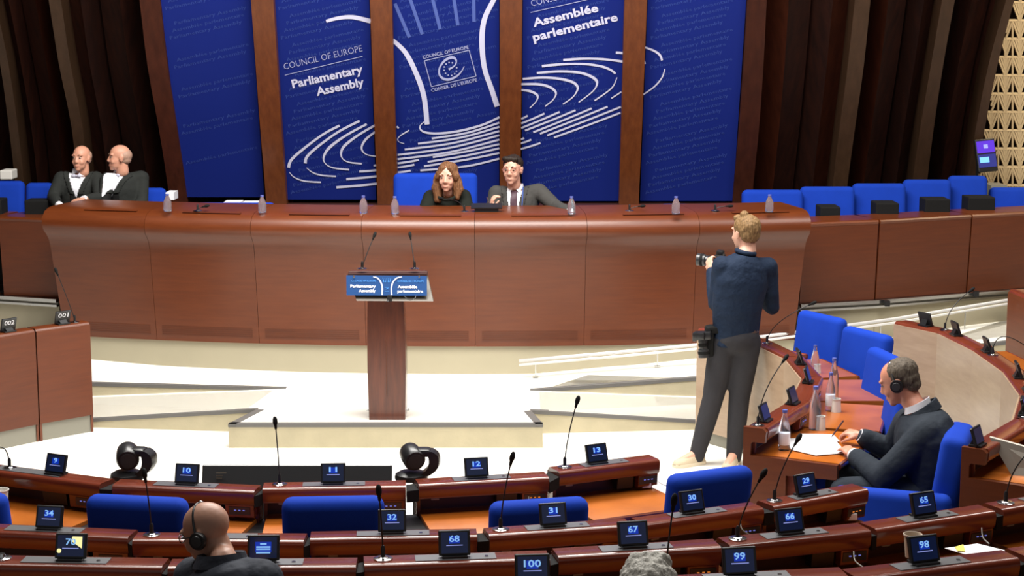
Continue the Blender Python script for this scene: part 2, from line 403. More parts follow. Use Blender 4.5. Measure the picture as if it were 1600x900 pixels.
# tiers of the hemicycle
HC = V((-.95, 12.0, 0))
for i, (ra, rb, z) in enumerate(((3.98, 4.75, .07), (4.9, 5.75, .24), (5.75, 6.8, .36), (6.8, 9.0, .50))):
    n = 40; m = MB(); a0, a1 = R(-178), R(10)
    m.loft([[HC+V((r*math.cos(lerp(a0, a1, k/n)), r*math.sin(lerp(a0, a1, k/n)), zz)) for r, zz in ((ra, -.01), (ra, z), (rb+.001, z), (rb+.001, -.01))] for k in range(n+1)])
    struct(m.build('floor_tier', 'wood_dark'))

# ---------------------------------------------------------------- back wall, ribs and banners
def wallY(z, Y0=17.3, k=.38, c=0.0): return Y0-k*(z-1.35)-c*(z-1.35)**2
def wp(u, v, off=0, Y0=17.3, k=.38):   # on the leaning wall, off metres towards the room
    d = ray(u, v); nrm = V((0, -1, -k)).normalized(); p0 = V((0, Y0, 1.35))+nrm*off
    t = (p0-V((0, 0, CAM_H))).dot(nrm)/d.dot(nrm); return V((0, 0, CAM_H))+d*t
WN = V((0, -1, -.38)).normalized()
def Y0of(u): return 17.3+max(0, abs(u-710)-450)*.0024
wb = MB(); wb.prism([wp(-200, 420, -.62, 18.2), wp(1760, 420, -.62, 18.2), wp(1760, -300, -.62, 18.2), wp(-200, -300, -.62, 18.2)], (0, .1, 0)); wall = struct(wb.build('wall_back', 'wood_wall'))
VS = (-260, -120, 0, 100, 200, 290, 420)
def ext(us):   # us at v=0,100,200,290 -> at VS, curving on upward
    a, b, c, d = us; return [a+(a-b)*2.9, a+(a-b)*1.25, a, b, c, d, d+(d-c)*1.2]
def rib(name, L, Rr, material, front, depth=.3, parent=None):
    L = ext(L); Rr = ext(Rr); Y0 = Y0of((L[2]+Rr[2])/2); m = MB(); us = []
    rings = []
    for a, b, v in zip(L, Rr, VS):
        p0 = wp(a, v, front, Y0); p1 = wp(b, v, front, Y0); rings.append([p0, p1, p1-WN*depth, p0-WN*depth])
    k = []
    for j in range(4):
        k.append(catmull([r[j] for r in rings], 3))
    m.loft([[k[j][i] for j in range(4)] for i in range(len(k[0]))])
    return m.build(name, material, parent, smooth=40)
ribs = [((-22, 0, 14, 24), (-8, 13, 28, 38), 'wood_rib'), ((76, 92, 112, 121), (95, 110, 129, 138), 'wood_rib'), ((218, 230, 248, 262), (250, 261, 276, 289), 'wood_wall_red'),
        ((1168, 1162, 1155, 1147), (1198, 1193, 1186, 1177), 'wood_wall_red'), ((1336, 1325, 1312, 1301), (1360, 1350, 1336, 1324), 'wood_rib'), ((1472, 1455, 1438, 1425), (1492, 1474, 1459, 1448), 'wood_rib'), ((1572, 1545, 1525, 1511), (1585, 1559, 1539, 1524), 'wood_rib')]
for k, (L, Rr, mt) in enumerate(ribs): rib('wall_rib', L, Rr, mt, .12, .5, wall)
def boards(L, Rr, n, mats, deep=(-.30, -.12)):
    for i in range(n):
        a = [lerp(x, y, i/n) for x, y in zip(L, Rr)]; b = [lerp(x, y, (i+1)/n) for x, y in zip(L, Rr)]
        La = ext(a); Lb = ext(b); Y0 = Y0of((La[2]+Lb[2])/2); m = MB(); rings = []
        fa, fb = (deep if i % 2 == 0 else deep[::-1])
        for x, y, v in zip(La, Lb, VS):
            p0 = wp(x, v, fa, Y0); p1 = wp(y, v, fb, Y0); rings.append([p0, p1, p1-WN*.05, p0-WN*.05])
        k = [catmull([r[j] for r in rings], 2) for j in range(4)]
        m.loft([[k[j][q] for j in range(4)] for q in range(len(k[0]))]); m.build('board', mats[i % len(mats)], wall, smooth=40)
boards((-90, -70, -60, -50), (-22, 0, 14, 24), 2, ('wood_wall', 'wood_wall'))
boards((-8, 13, 28, 38), (76, 92, 112, 121), 4, ('wood_wall', 'wood_wall', 'wood_wall', 'wood_wall_red'))
boards((95, 110, 129, 138), (218, 230, 248, 262), 4, ('wood_wall', 'wood_wall', 'wood_wall', 'wood_wall'))
boards((1198, 1193, 1186, 1177), (1336, 1325, 1312, 1301), 4, ('wood_wall_red', 'wood_wall', 'wood_wall', 'wood_wall_red'))
boards((1360, 1350, 1336, 1324), (1472, 1455, 1438, 1425), 4, ('wood_wall_red', 'wood_wall', 'wood_wall', 'wood_wall'))
boards((1492, 1474, 1459, 1448), (1572, 1545, 1525, 1511), 3, ('wood_wall', 'wood_wall', 'wood_wall'))
# pillars between banners
for a, b, c, d in ((392, 427, 414, 446), (578, 612, 589, 621), (781, 816, 781, 813), (976, 1011, 968, 999)):
    L = (a, lerp(a, c, .33), lerp(a, c, .66), c); Rr = (b, lerp(b, d, .33), lerp(b, d, .66), d)
    rib('wall_pillar', L, Rr, 'wood_pillar', .13, .5, wall)
ld = MB()
ld.loft([[wp(u, 317, .16)+V((0, 0, dz)) for u in (262, 1160)] for dz in (0, 0)]) if 0 else None
a, b = wp(270, 318, .1), wp(1158, 318, .1)
ld.box(((a.x+b.x)/2, a.y-.12, a.z-.03), (b.x-a.x, .5, .05)); ledge = struct(ld.build('trim_8', 'wood_dark'))

def banner(corners, label, extra=None):
    (tl, tr, bl, br, vb) = corners
    s = (tl-bl)/vb; s2 = (tr-br)/vb; vt = -130
    P = [wp(bl, vb, .02), wp(br, vb, .02), wp(tr+s2*-vt, vt, .02), wp(tl+s*-vt, vt, .02)]
    m = MB(); m.prism(P, -WN*.02); o = m.build('banner', 'banner_blue'); return o
def on(u, v, off=.026): return wp(u, v, off)
def stroke(mb, pts, wd, scale=1.0, org=(0, 0), k=6, pf=on):
    P = [V((org[0]+x/scale, org[1]+y/scale, 0)) for x, y in pts]; P = catmull(P, k) if len(P) > 2 else P; n = len(P)
    ws = wd if isinstance(wd, (list, tuple)) else (wd, wd); L = []; Q = []
    for i, q in enumerate(P):
        t = i/(n-1); x = t*(len(ws)-1); j = min(int(x), len(ws)-2); wv = lerp(ws[j], ws[j+1], x-j)/scale/2
        d = (P[min(i+1, n-1)]-P[max(i-1, 0)]).normalized(); nn = V((-d.y, d.x, 0))*wv
        L.append(pf(q.x+nn.x, q.y+nn.y)); Q.append(pf(q.x-nn.x, q.y-nn.y))
    mb.add(L+Q, [[i, i+1, n+i+1, n+i] for i in range(n-1)])
def btext(mb, txt, p0, p1, hpx, bold=0, pf=on, res=2):
    a, b = V(p0), V(p1); d = (b-a).normalized(); up = V((d.y, -d.x))*hpx
    P0 = pf(*a); P1 = pf(*b); U = pf(a.x+up.x, a.y+up.y)-P0
    put_text(mb, txt, P0, P1, U, U.length, bold, res)
bcs = [((250, 392, 290, 413, 308), 'leftmost blue banner with only faint slanted lettering, beside the two seated ushers'),
       ((428, 577, 447, 588, 312), 'blue banner reading Parliamentary Assembly with white amphitheatre arcs at its foot'),
       ((613, 780, 622, 780, 318), 'central blue banner with the framed e emblem behind the seated woman'),
       ((817, 975, 815, 967, 314), 'blue banner reading Assemblée parlementaire with white arcs below'),
       ((1012, 1166, 1000, 1145, 314), 'rightmost blue banner with just the tips of white arcs at its left edge')]
bn = []
for c, lb in bcs:
    o = banner(c, lb); tag(o, lb, 'banner', 'blue banners on the back wall'); bn.append(o)
ang = math.tan(R(12.8))
for bi, (c, lb) in enumerate(bcs):
    m = MB(); tl, tr, bl, br, vb = c; row = 0; v = 30-60
    while v < vb+10:
        l = lerp(tl, bl, v/vb)+6; r_ = lerp(tr, br, v/vb)-6
        words = ('Parliamentary Assembly', 'Assemblée parlementaire')[row % 2]
        st = l+(row*37) % 21; en = st+112
        if en < r_ and (v-ang*112) > -40 and v < vb-6:
            btext(m, words, (st, v), (en, v-ang*112), 5.4, .0, lambda a, b: on(a, b, .0225), 1)
            if r_-en > 34: btext(m, 'Assem', (en+8, v-ang*120), (en+38, v-ang*150), 5.4, 0, lambda a, b: on(a, b, .0225), 1)
        v += 11.5; row += 1
    fl_ = m.build('faint_lettering', 'faint_blue', bn[bi]); fl_['kind'] = 'stuff'
# banner 2
o2 = (430, 150); s2 = 4.324; m = MB()
for pts, wd in [([(435, 200), (330, 255), (200, 350), (110, 430), (90, 485)], (16, 15, 18, 20)), ([(95, 515), (130, 550), (200, 575), (310, 583)], (4, 9, 11)),
                ([(570, 168), (430, 240), (290, 340), (215, 410), (203, 455)], (16, 15, 18, 20)), ([(212, 485), (250, 515), (310, 535), (410, 543)], (4, 9, 11)),
                ([(618, 190), (480, 265), (370, 345), (328, 410), (338, 455), (390, 485), (500, 498)], (15, 15, 20, 14, 6, 9, 12)),
                ([(678, 195), (560, 265), (470, 335), (445, 385), (457, 425), (500, 448), (585, 457)], (15, 15, 19, 14, 6, 9, 12)),
                ([(678, 240), (615, 290), (585, 340), (592, 375), (625, 398), (685, 408)], (14, 16, 12, 7, 10)),
                ([(665, 470), (688, 468)], 13), ([(568, 510), (640, 506), (690, 500)], 14), ([(480, 562), (600, 552), (690, 542)], 15), ([(413, 617), (560, 606), (690, 592)], 16)]:
    stroke(m, pts, wd, s2, o2)
stroke(m, [(290, 88), (340, 75), (400, 71), (475, 88)], (12, 16, 19), 2.648, (400, 0))
build_each(m, 'printed_arc', 'print_white', bn[1])
m = MB(); btext(m, 'COUNCIL OF EUROPE', (444.6, 109), (566.5, 80), 10.0, -.012); stroke(m, [(445, 117.5), (566.5, 88)], .9)
m.build('thin_lettering', 'ray_blue', bn[1])
M['print_soft'] = mat('print_soft', (.40, .42, .66), .6)
bn[1].children[-1].data.materials[0] = M['print_soft']
m = MB(); btext(m, 'Parliamentary', (457.5, 137.5), (567.5, 113.5), 12.5, .028); btext(m, 'Assembly', (495.5, 149.5), (569.5, 133.5), 12.5, .028)
m.build('bold_lettering', 'print_white', bn[1])
# banner 3
m = MB()
stroke(m, [(1010, 172), (980, 200), (985, 230), (1030, 249), (1120, 252), (1250, 235), (1400, 195), (1515, 143)], (5, 9, 14, 15, 15, 14), s2, o2)
for pts in [((1058, 287), (1300, 248), (1515, 180)), ((965, 322), (1250, 282), (1515, 208)), ((875, 362), (1200, 318), (1515, 237)), ((828, 398), (1180, 350), (1515, 265)),
            ((828, 427), (1180, 379), (1515, 295)), ((828, 455), (900, 445), (970, 432)), ((828, 483), (885, 475), (940, 464)), ((830, 516), (875, 511), (915, 504)),
            ((1065, 413), (1290, 375), (1515, 325)), ((1030, 445), (1290, 403), (1515, 353)), ((1005, 475), (1290, 430), (1515, 385)), ((980, 503), (1290, 475), (1515, 423))]:
    stroke(m, pts, 13, s2, o2)
stroke(m, [(905, 232), (850, 265), (828, 290), (837, 310), (872, 322)], (9, 7, 4, 5), s2, o2); stroke(m, [(822, 205), (834, 218)], 12, s2, o2)
stroke(m, [(565, 165), (620, 220), (665, 310), (695, 400), (708, 515)], (16, 20, 21, 20), 2.648, (400, 0))
stroke(m, [(1000, -30), (983, 0), (945, 80), (935, 170), (945, 280), (975, 370), (998, 440)], (18, 20, 22, 20, 22), 2.648, (400, 0))
build_each(m, 'printed_arc', 'print_white', bn[2])
m = MB()
for a, b in (((575, 15), (635, 155)), ((632, -20), (688, 142)), ((724, -30), (762, 122)), ((815, -30), (835, 105)), ((900, -30), (902, 90))): stroke(m, [a, b], 14, 2.648, (400, 0), pf=lambda u, v: on(u, v, .024))
build_each(m, 'printed_ray', 'ray_blue', bn[2])
m = MB(); oe = (650, 60)
stroke(m, [(510, 485), (600, 430), (630, 360), (600, 308), (540, 300), (440, 355), (370, 460), (365, 560), (420, 625), (510, 643), (620, 600), (700, 530), (755, 435)], (34, 20, 22, 40, 44, 34, 26, 30, 38, 40, 32, 20, 10), 10, oe)
for i in range(12):
    if i == 1: continue
    a = 2*math.pi*i/12+.2; stroke(m, [(537+100*math.cos(a)-11, 478-102*math.sin(a)), (537+100*math.cos(a)+11, 478-102*math.sin(a))], 20, 10, oe)
cs = [(130, 350), (830, 185), (940, 590), (240, 755)]
for i in range(4): stroke(m, [cs[i], cs[(i+1) % 4]], 11, 10, oe)
btext(m, 'COUNCIL OF EUROPE', (661, 92.3), (732.5, 76), 5.2, .01); btext(m, "CONSEIL DE L'EUROPE", (674.5, 143.8), (746, 127), 5.2, .01)
m.build('emblem', 'print_soft', bn[2])
# banner 4
m = MB(); o3 = (800, 60)
for pts, wd in [([(730, 100), (755, 101), (780, 104)], 17), ([(360, 152), (500, 143), (650, 147), (778, 163)], (17, 14, 16)), ([(210, 195), (350, 182), (500, 180), (620, 195), (690, 220), (728, 248)], (18, 15, 16, 14)),
                ([(175, 243), (330, 232), (470, 240), (560, 270), (598, 310), (570, 370), (468, 450)], (16, 17, 18, 20, 8, 8)), ([(75, 285), (220, 275), (340, 285), (430, 310), (462, 350), (430, 410), (358, 463)], (15, 16, 18, 18, 8, 8)),
                ([(65, 322), (180, 322), (260, 340), (308, 380), (290, 430), (232, 478)], (16, 17, 18, 8, 8)), ([(65, 362), (130, 372), (178, 400), (172, 440), (125, 490)], (15, 17, 16, 7, 7)),
                ([(738, 275), (700, 350), (580, 438)], (5, 9, 10)), ([(768, 376), (735, 398), (698, 422)], 9)]:
    stroke(m, pts, wd, 4.5, o3)
for a, b in (((65, 565), (110, 543)), ((65, 598), (228, 528)), ((65, 630), (335, 517)), ((92, 648), (447, 505)), ((150, 660), (560, 492)), ((197, 670), (672, 480)), ((248, 682), (765, 482)), ((295, 697), (762, 523)), ((60, 710), (85, 700)), ((60, 738), (135, 712)), ((60, 778), (200, 735))):
    stroke(m, [a, ((a[0]+b[0])/2, (a[1]+b[1])/2+2), b], 13, 4.5, o3)
build_each(m, 'printed_arc', 'print_white', bn[3])
m = MB(); btext(m, "CONSEIL DE L'EUROPE", (831, 10), (955, -19), 10, -.012); stroke(m, [(829, 19.5), (955, -9)], .9); o = m.build('thin_lettering', 'print_soft', bn[3])
m = MB(); btext(m, 'Assemblée', (834, 42), (935.5, 17.5), 12.5, .028); btext(m, 'parlementaire', (834, 64.5), (966, 32), 12.5, .028); m.build('bold_lettering', 'print_white', bn[3])
m = MB()
for pts, wd in [([(933, 62), (1000, 88), (1040, 118), (1055, 155)], (12, 16, 14)), ([(1075, 215), (1055, 275), (1000, 340), (915, 400)], (6, 10, 9)), ([(926, 155), (935, 180)], 14), ([(926, 225), (924, 245)], 7)]:
    stroke(m, pts, wd, 4.5, o3)
build_each(m, 'printed_arc', 'print_white', bn[4])

# lattice screen at the far right
lt = thing('lattice_screen', 'pale wooden openwork screen of pierced triangles at the far right wall', 'screen', wp(1600, 330, 0, 18.6))
LY = 18.62
def lw(u, v, off=0): return wp(u, v, off, LY, .38)
m = MB(); m.prism([lw(1490, 400, -.25), lw(1790, 400, -.25), lw(1790, -150, -.25), lw(1490, -150, -.25)], (0, .04, 0)); m.build('backing', 'lattice_back', lt)
m = MB()
def strip(m, a, b, wd, th=.03):
    a = V(a); b = V(b); F = frame(b-a, (0, 1, 0)); L = (b-a).length
    m.box((a+b)/2, (th, wd, L), F)
rowh = 28.6; colw = 22.5; LNX = 1548+7
us0 = lambda r: 0
def rib_u(v): return polyf([-150, 0, 100, 200, 290, 420], [1625, 1585, 1559, 1539, 1524, 1505], v)
for r_ in range(-5, 14):
    vt = 3+r_*rowh; vb = vt+rowh
    strip(m, lw(rib_u(vt)-3, vt), lw(1700, vt), .022)
    for c_ in range(-1, 8):
        uc = 1548+c_*colw+ (0)
        for sx in (-1, 1):
            for k, (da, db) in enumerate(((1.0, .06), (.62, .06), (.26, .06))):
                ua = uc+sx*colw/2*da; ub = uc+sx*colw/2*db; va = vt+1; vv = vt+rowh*(1, .66, .34)[k]
                if min(ua, ub) > rib_u((vt+vb)/2)-4: strip(m, lw(ua, va, .002), lw(ub, vv, .002), .020, .028)
        if uc > rib_u(vt): strip(m, lw(uc, vt), lw(uc, vb), .022)
        if uc+colw/2 > rib_u(vt): strip(m, lw(uc+colw/2, vt), lw(uc+colw/2, vb), .016)
o = m.build('fretwork', 'lattice', lt); o['kind'] = 'stuff'
# small wall television
tv = thing('wall_monitor', 'small glowing purple monitor hung in front of the pierced screen', 'monitor', at(1538, 275, 17.9))
c0 = at(1540, 243, 17.9); Fm = (Matrix.Rotation(R(-4), 3, 'Y')@Matrix.Rotation(R(12), 3, 'Z'))@Matrix.Rotation(R(-12), 3, 'X')
m = MB(); m.box(c0, (.21, .045, .33), Fm, .008); m.build('casing', 'black', tv)
for nm, dz, dx, sz, mt in (('screen', .085, 0, (.19, .12), 'tv_purple'), ('screen', -.055, -.0, (.19, .13), 'tv_dark'), ('screen_patch', -.045, -.03, (.10, .055), 'tv_light'), ('screen_patch', .088, 0, (.045, .04), 'screen_pale')):
    m = MB(); m.box(c0+Fm@V((dx, -.024-(.003 if 'patch' in nm else 0), dz)), (sz[0], .003, sz[1]), Fm); m.build(nm, mt, tv)
m = MB(); m.tube([at(1527, 276, 18.0), at(1527, 262, 17.98), at(1532, 250, 17.94)], .015); m.cone(at(1530, 268, 18.0), at(1530, 268, 18.9), .02); m.build('bracket', 'black', tv)
m = MB(); m.box(at(1554, 307, 17.8), (.16, .3, .25)); tag(m.build('side_cabinet', 'grey_kick'), 'dull grey-brown cabinet corner behind the last blue seat, below the pierced screen', 'cabinet')
# ================================================================ PRESIDIUM DESK
pd = thing('presidium_desk', 'long curved reddish wooden presidium desk with a rounded glossy top edge', 'desk', arc((seams[0]+seams[-1])/2, 0, .42))
prof = [(0, .42), (0, .45), (.085, 1.20), (.102, 1.27), (.130, 1.315), (.170, 1.355), (.190, 1.405), (.177, 1.465), (.13, 1.515), (.06, 1.54), (-.03, 1.548), (-.55, 1.548), (-.55, 1.51), (-.08, 1.50), (-.08, .42)]
for i in range(7):
    n = 5; e = .00012
    def edge(t, z, first, last):
        k = (z-.42)/.9*.006
        return t+(k if last else 0)-(k if first else 0)
    rings = []
    for k in range(n+1):
        t = lerp(seams[i]+e, seams[i+1]-e, k/n)
        fk = (1-k/n) if i == 0 else 0; lk = (k/n) if i == 6 else 0
        rings.append([arc(t-fk*(max(0, z-.42))*.005+lk*max(0, z-.42)*.004, o, z) for o, z in prof])
    m = MB(); m.loft(rings); pn = m.build('panel', 'wood_front', pd, smooth=50)
    m = MB()
    for g in range(5):
        z = .475+g*.018; o = .003+(z-.45)*.098
        ta, tb = lerp(seams[i], seams[i+1], .06), lerp(seams[i], seams[i+1], .94)
        m.loft([[arc(lerp(ta, tb, k/4), o+d, z+h) for d, h in ((-.004, 0), (.001, 0), (.001, .006), (-.004, .006))] for k in range(5)])
    m.build('vent_groove', 'wood_side', pn)
    m = MB(); ta, tb = lerp(seams[i], seams[i+1], .33), lerp(seams[i], seams[i+1], .88)
    m.loft([[arc(lerp(ta, tb, k/4), o, z) for o, z in ((.095, 1.5335), (.07, 1.541), (.07, 1.545), (.097, 1.537))] for k in range(5)])
    m.build('slot', 'wood_side', pn)

# ================================================================ SIDE DESKS ON THE DAIS
def side_desk(a, b, label, nm='side_desk'):
    a = V(a); b = V(b); d = (b-a); d.z = 0; d.normalize(); nr = V((d.y, -d.x, 0)); a = a+d*.008; b = b-d*.008
    t = thing(nm, label, 'desk', zset((a+b)/2, .637), 'plain raised side desks')
    def sec(q, pts): return [V((q.x, q.y, 0))+nr*o+V((0, 0, z)) for o, z in pts]
    pr = [(-.0, .64), (.035, 1.33), (0, 1.33), (-.03, .64)]
    m = MB(); m.loft([sec(a, pr), sec(b, pr)]); m.build('front_panel', 'wood_side', t)
    pr = [(.036, 1.325), (.04, 1.345), (.03, 1.358), (.01, 1.362), (-.38, 1.362), (-.38, 1.335), (0, 1.325)]
    m = MB(); m.loft([sec(a, pr), sec(b, pr)]); m.build('desktop', 'wood_front', t)
    return t
side_desk(sideR[0], sideR[1], 'raised side desk touching the right end of the presidium desk')
side_desk(sideR[1], sideR[2], 'middle raised side desk right of the presidium')
side_desk(sideR[2], sideR[3]+(sideR[3]-sideR[2])*.45, 'raised side desk nearest the right edge of the picture')
side_desk(sideL[1]+V((.03, 0, 0)), sideL[2]+V((.1, 0, 0)), 'raised side desk left of the presidium, below the seated ushers')
side_desk(sideL[0], sideL[1]+V((-.01, 0, 0)), 'sliver of raised side desk at the left edge of the picture')
for i, (u, v, Y) in enumerate(((1386, 472, 15.9), (1525, 457, 16.3), (1245, 480, 15.65))):
    m = MB(); m.box(at(u, v+2, Y-.04), (.045, .05, .05)); m.build('rail_clamp', 'black', bpy.data.objects['wall_side_plinth_right'])

# ================================================================ CHAIRS
def rbox(c, s, b=.04, rx=0, n=3):
    m = MB(); m.box(c, s, Matrix.Rotation(rx, 3, 'X'), b, n); return m
def make_chair(w=.47, back=.98, seat_h=.46, solid=False, arm=False, label='', group=None, depth=.48, thick=.11):
    t = thing('upholstered_chair', label, 'chair', group=group)   # faces +Y locally
    rbox((0, .02, seat_h-.06 if not solid else seat_h/2+.02), (w, depth, .13 if not solid else seat_h-.04), .045, 0, 4).build('seat', 'blue_fabric', t, smooth=60)
    h = back-seat_h+.12
    rbox((0, -depth/2-.02, seat_h-.1+h/2), (w, thick, h), .05, R(8), 4).build('backrest', 'blue_fabric', t, smooth=60)
    if not solid:
        m = MB(); m.lathe([(.22, 0), (.22, .02), (.04, .04), (.035, seat_h-.12), (.1, seat_h-.11)]); m.build('pedestal', 'dark_plastic', t, smooth=40)
    else:
        m = MB(); m.box((0, 0, .02), (w*.8, depth*.8, .04)); m.build('base', 'dark_plastic', t)
    if solid:
        for q in (-1, 1): rbox((q*(w/2+.05), .0, .335), (.12, depth+.12, .63), .05, 0, 4).build('armrest', 'blue_fabric', t, smooth=60)
    if arm:
        m = MB(); m.box((w/2+.05, .10, seat_h+.13), (.055, .42, .18), None, .01); m.build('armrest', 'black_matt', t)
    return t
def put(t, loc, rz, label=None, group=None, scale=None):
    t.location = loc; t.rotation_euler = (0, 0, rz)
    if label: t['label'] = label
    if group: t['group'] = group
    if scale: t.scale = scale
    return t
# ================================================================ DESK UNITS (hemicycle)
def outn(a, b):
    d = b-a; d.z = 0; d.normalize(); return d, V((d.y, -d.x, 0))
def desk_unit(a, b, zl, zf, label, group, socket=True, plate=True, dw=.36, worktop=True, end=None, front='wood_front', kick=True, lipd=.14, mk='wood_lip', wk='wood_desk', slotm=True, kh=.09):
    """a, b: ends of the lip's user-side top edge; the user sits on the out side"""
    a = V(a); b = V(b); d, o = outn(a, b); L = (b-a).length; g = .006
    t = thing('delegate_desk', label, 'desk', V(((a.x+b.x)/2, (a.y+b.y)/2, zf)), group)
    def P(x, y, z): return V((a.x, a.y, zl))+d*x+o*y+V((0, 0, z))
    def ext_(pr, x0, x1, name, mt, sm=None, par=None):
        m = MB(); m.loft([[P(x0, y, z) for y, z in pr], [P(x1, y, z) for y, z in pr]]); return m.build(name, mt, par or t, smooth=sm)
    lip = [(-lipd, -.03), (-lipd+.008, -.008), (-lipd+.02, 0), (-.022, 0), (-.009, -.003), (-.002, -.012), (.0, -.022), (-.004, -.062), (-.014, -.078), (-.03, -.082), (-lipd, -.082)]
    ext_(lip, g, L-g, 'ledge', mk, 40)
    ext_([(-lipd-.005, -.02), (-lipd+.02, -.02), (-lipd+.02, -(zl-zf)+kh), (-lipd-.005, -(zl-zf)+kh)], g, L-g, 'front_panel', front)
    if kick: ext_([(-lipd+.01, -(zl-zf)+kh), (-lipd+.03, -(zl-zf)+kh), (-lipd+.03, -(zl-zf)), (-lipd+.01, -(zl-zf))], g, L-g, 'kick_board', 'grey_kick')
    if worktop:
        ext_([(-lipd+.02, -.165), (dw-.012, -.165), (dw, -.172), (dw+.002, -.185), (dw-.01, -.197), (-lipd+.02, -.197)], g+.012, L-g-.012, 'worktop', wk, 40)
        ext_([(dw-.004, -.163), (dw+.006, -.170), (dw+.010, -.185), (dw+.002, -.203), (dw-.03, -.203), (dw-.03, -.196), (dw-.008, -.192), (dw-.008, -.168)], g+.010, L-g-.010, 'edge_moulding', mk, 40)
        ext_([(-lipd+.021, -.03), (-lipd+.024, -.03), (-lipd+.024, -.16), (-lipd+.021, -.16)], g, L-g, 'recess_panel', 'wood_dark')
        for x in (g, L-g-.018):
            m = MB(); pr = [(-lipd, -.09), (-lipd+.06, -.09), (-lipd+.06, -.197), (dw-.16, -.197), (dw-.16, -(zl-zf)), (-lipd, -(zl-zf))]
            m.loft([[P(x+e, y, z) for y, z in pr] for e in (0, .018)]); m.build('side_panel', mk, t)
    if socket:
        m = MB(); x0, x1 = L*.79, L-.012
        pr = [(-.06, -.078), (-.012, -.078), (-.018, -.140), (-.03, -.148), (-.06, -.148)]
        sb = ext_(pr, x0, x1, 'socket_box', mk)
        xc = (x0+x1)/2; ext_([(-.0145, -.088), (-.0095, -.087), (-.014, -.128), (-.019, -.129)], xc-.055, xc+.055, 'socket_plate', 'dark_plastic', None, sb)
        m = MB()
        for k in range(3): m.box(P(xc-.022+k*.022, -.0105, -.104), (.010, .004, .004), frame((0, 0, 1), d))
        m.build('indicator', 'led' if random.random() < .15 else 'led_blue', sb)
        if slotm:
            m = MB(); m.box(P(L*.14, -.05, -.092), (.04, .010, .008), frame((0, 0, 1), d)); m.build('call_button', 'grey_kick', t)
            ext_([(-.09, -.084), (-.03, -.084), (-.04, -.145), (-.09, -.145)], L*.60, L*.755, 'speaker_box', 'black', None)
    if plate:
        ext_([(-.105, .0), (-.105, .003), (-.028, .003), (-.028, 0)], L*.28, L*.71, 'control_plate', 'plate_grey')
        m = MB(); m.cone(P(L*.66, -.06, .003), P(L*.66, -.06, .006), .008); m.build('button', 'chrome', t)
    t['_P'] = 0
    UNITS[label] = (P, L, d, o, zl)
    return P, L, d, o, t
UNITS = {}
def screen(P, x, y, d, o, zl, number, label, group='small desk screens', tilt=18, size=(.125, .098), glow=1, mode='num'):
    base = P(x, y, .003)
    t = thing('desk_screen', label, 'screen', base, group)
    n = (o*math.cos(R(tilt))+V((0, 0, math.sin(R(tilt))))).normalized(); up = V((0, 0, 1))*math.cos(R(tilt))-o*math.sin(R(tilt)); F = Matrix((d, -n, up)).transposed()
    w_, h_ = size; c = base+up*(h_/2+.006)
    m = MB(); m.box(c, (w_, .016, h_), F, .003, 1); cs_ = m.build('casing', 'black', t)
    m = MB(); m.box(base-o*.012+V((0, 0, .004)), (w_*.8, .07, .008), frame((0, 0, 1), d)); m.prism([base-o*.01-d*.03+V((0, 0, .006)), base-o*.045-d*.03+V((0, 0, .006)), c-n*.008-d*.03-up*(h_*.22 if mode == 'back' else 0)], d*.06); m.build('foot', 'black', t)
    if mode in ('num', 'glare'):
        m = MB(); m.box(c+n*.0085, (w_*.84, .002, h_*.82), F); g = m.build('glass', 'screen_dark', t)
        if mode == 'num' and glow:
            m = MB(); q = c+n*.0098+up*h_*.12; m.box(q, (w_*.34, .001, h_*.30), F); m.build('lit_patch', 'screen_glow', g)
        m = MB(); q = c+n*.0108+up*h_*.04; wn = w_*.082*len(number)
        put_text(m, number, q-d*wn, q+d*wn, up, h_*.24, .02, 2); m.build('number', 'screen_text', g)
        m = MB(); q = c+n*.0105-up*h_*.10; m.box(q, (w_*.52, .001, h_*.035), F); m.build('text_line', 'screen_pale', g)
        if mode == 'glare':
            m = MB(); q = c+n*.0100; m.add([q+d*w_*.05+up*h_*.36, q+d*w_*.36+up*h_*.36, q+d*w_*.36-up*h_*.10, q-d*w_*.0+up*h_*.2], [[0, 1, 2, 3]]); m.build('painted_glare', 'glare_sticker_yellow', g)  # yellow reflection painted on the glass as a glowing patch
            m = MB(); m.cone(c+n*.009-d*w_*.36-up*h_*.2, c+n*.011-d*w_*.36-up*h_*.2, .009); m.build('sticker', 'glare_sticker_yellow', t)
        if mode == 'num' and glow == 2:
            pass
    elif mode == 'lines':
        m = MB(); m.box(c+n*.0085, (w_*.84, .002, h_*.82), F); g = m.build('glass', 'screen_dark', t)
        m = MB(); m.box(c+n*.0098+up*h_*.02, (w_*.5, .001, h_*.4), F); m.build('lit_patch', 'screen_glow', g)
        m = MB()
        for k, ww in ((.14, .2), (.02, .44), (-.06, .44), (-.2, .44)): m.box(c+n*.0105+up*h_*k, (w_*ww, .001, h_*.06), F)
        m.build('text_line', 'screen_text', g)
    elif mode == 'plain':
        m = MB(); m.box(c+n*.0085, (w_*.84, .002, h_*.82), F); m.build('glass', 'screen_off', t)
    elif mode == 'back':      # seen from behind: seat number on the back
        m = MB(); q = c-n*.0092+up*h_*.02; put_text(m, number, q+d*.042, q-d*.042, up, h_*.34, .01, 2); m.build('number', 'label_white', t)
    return t
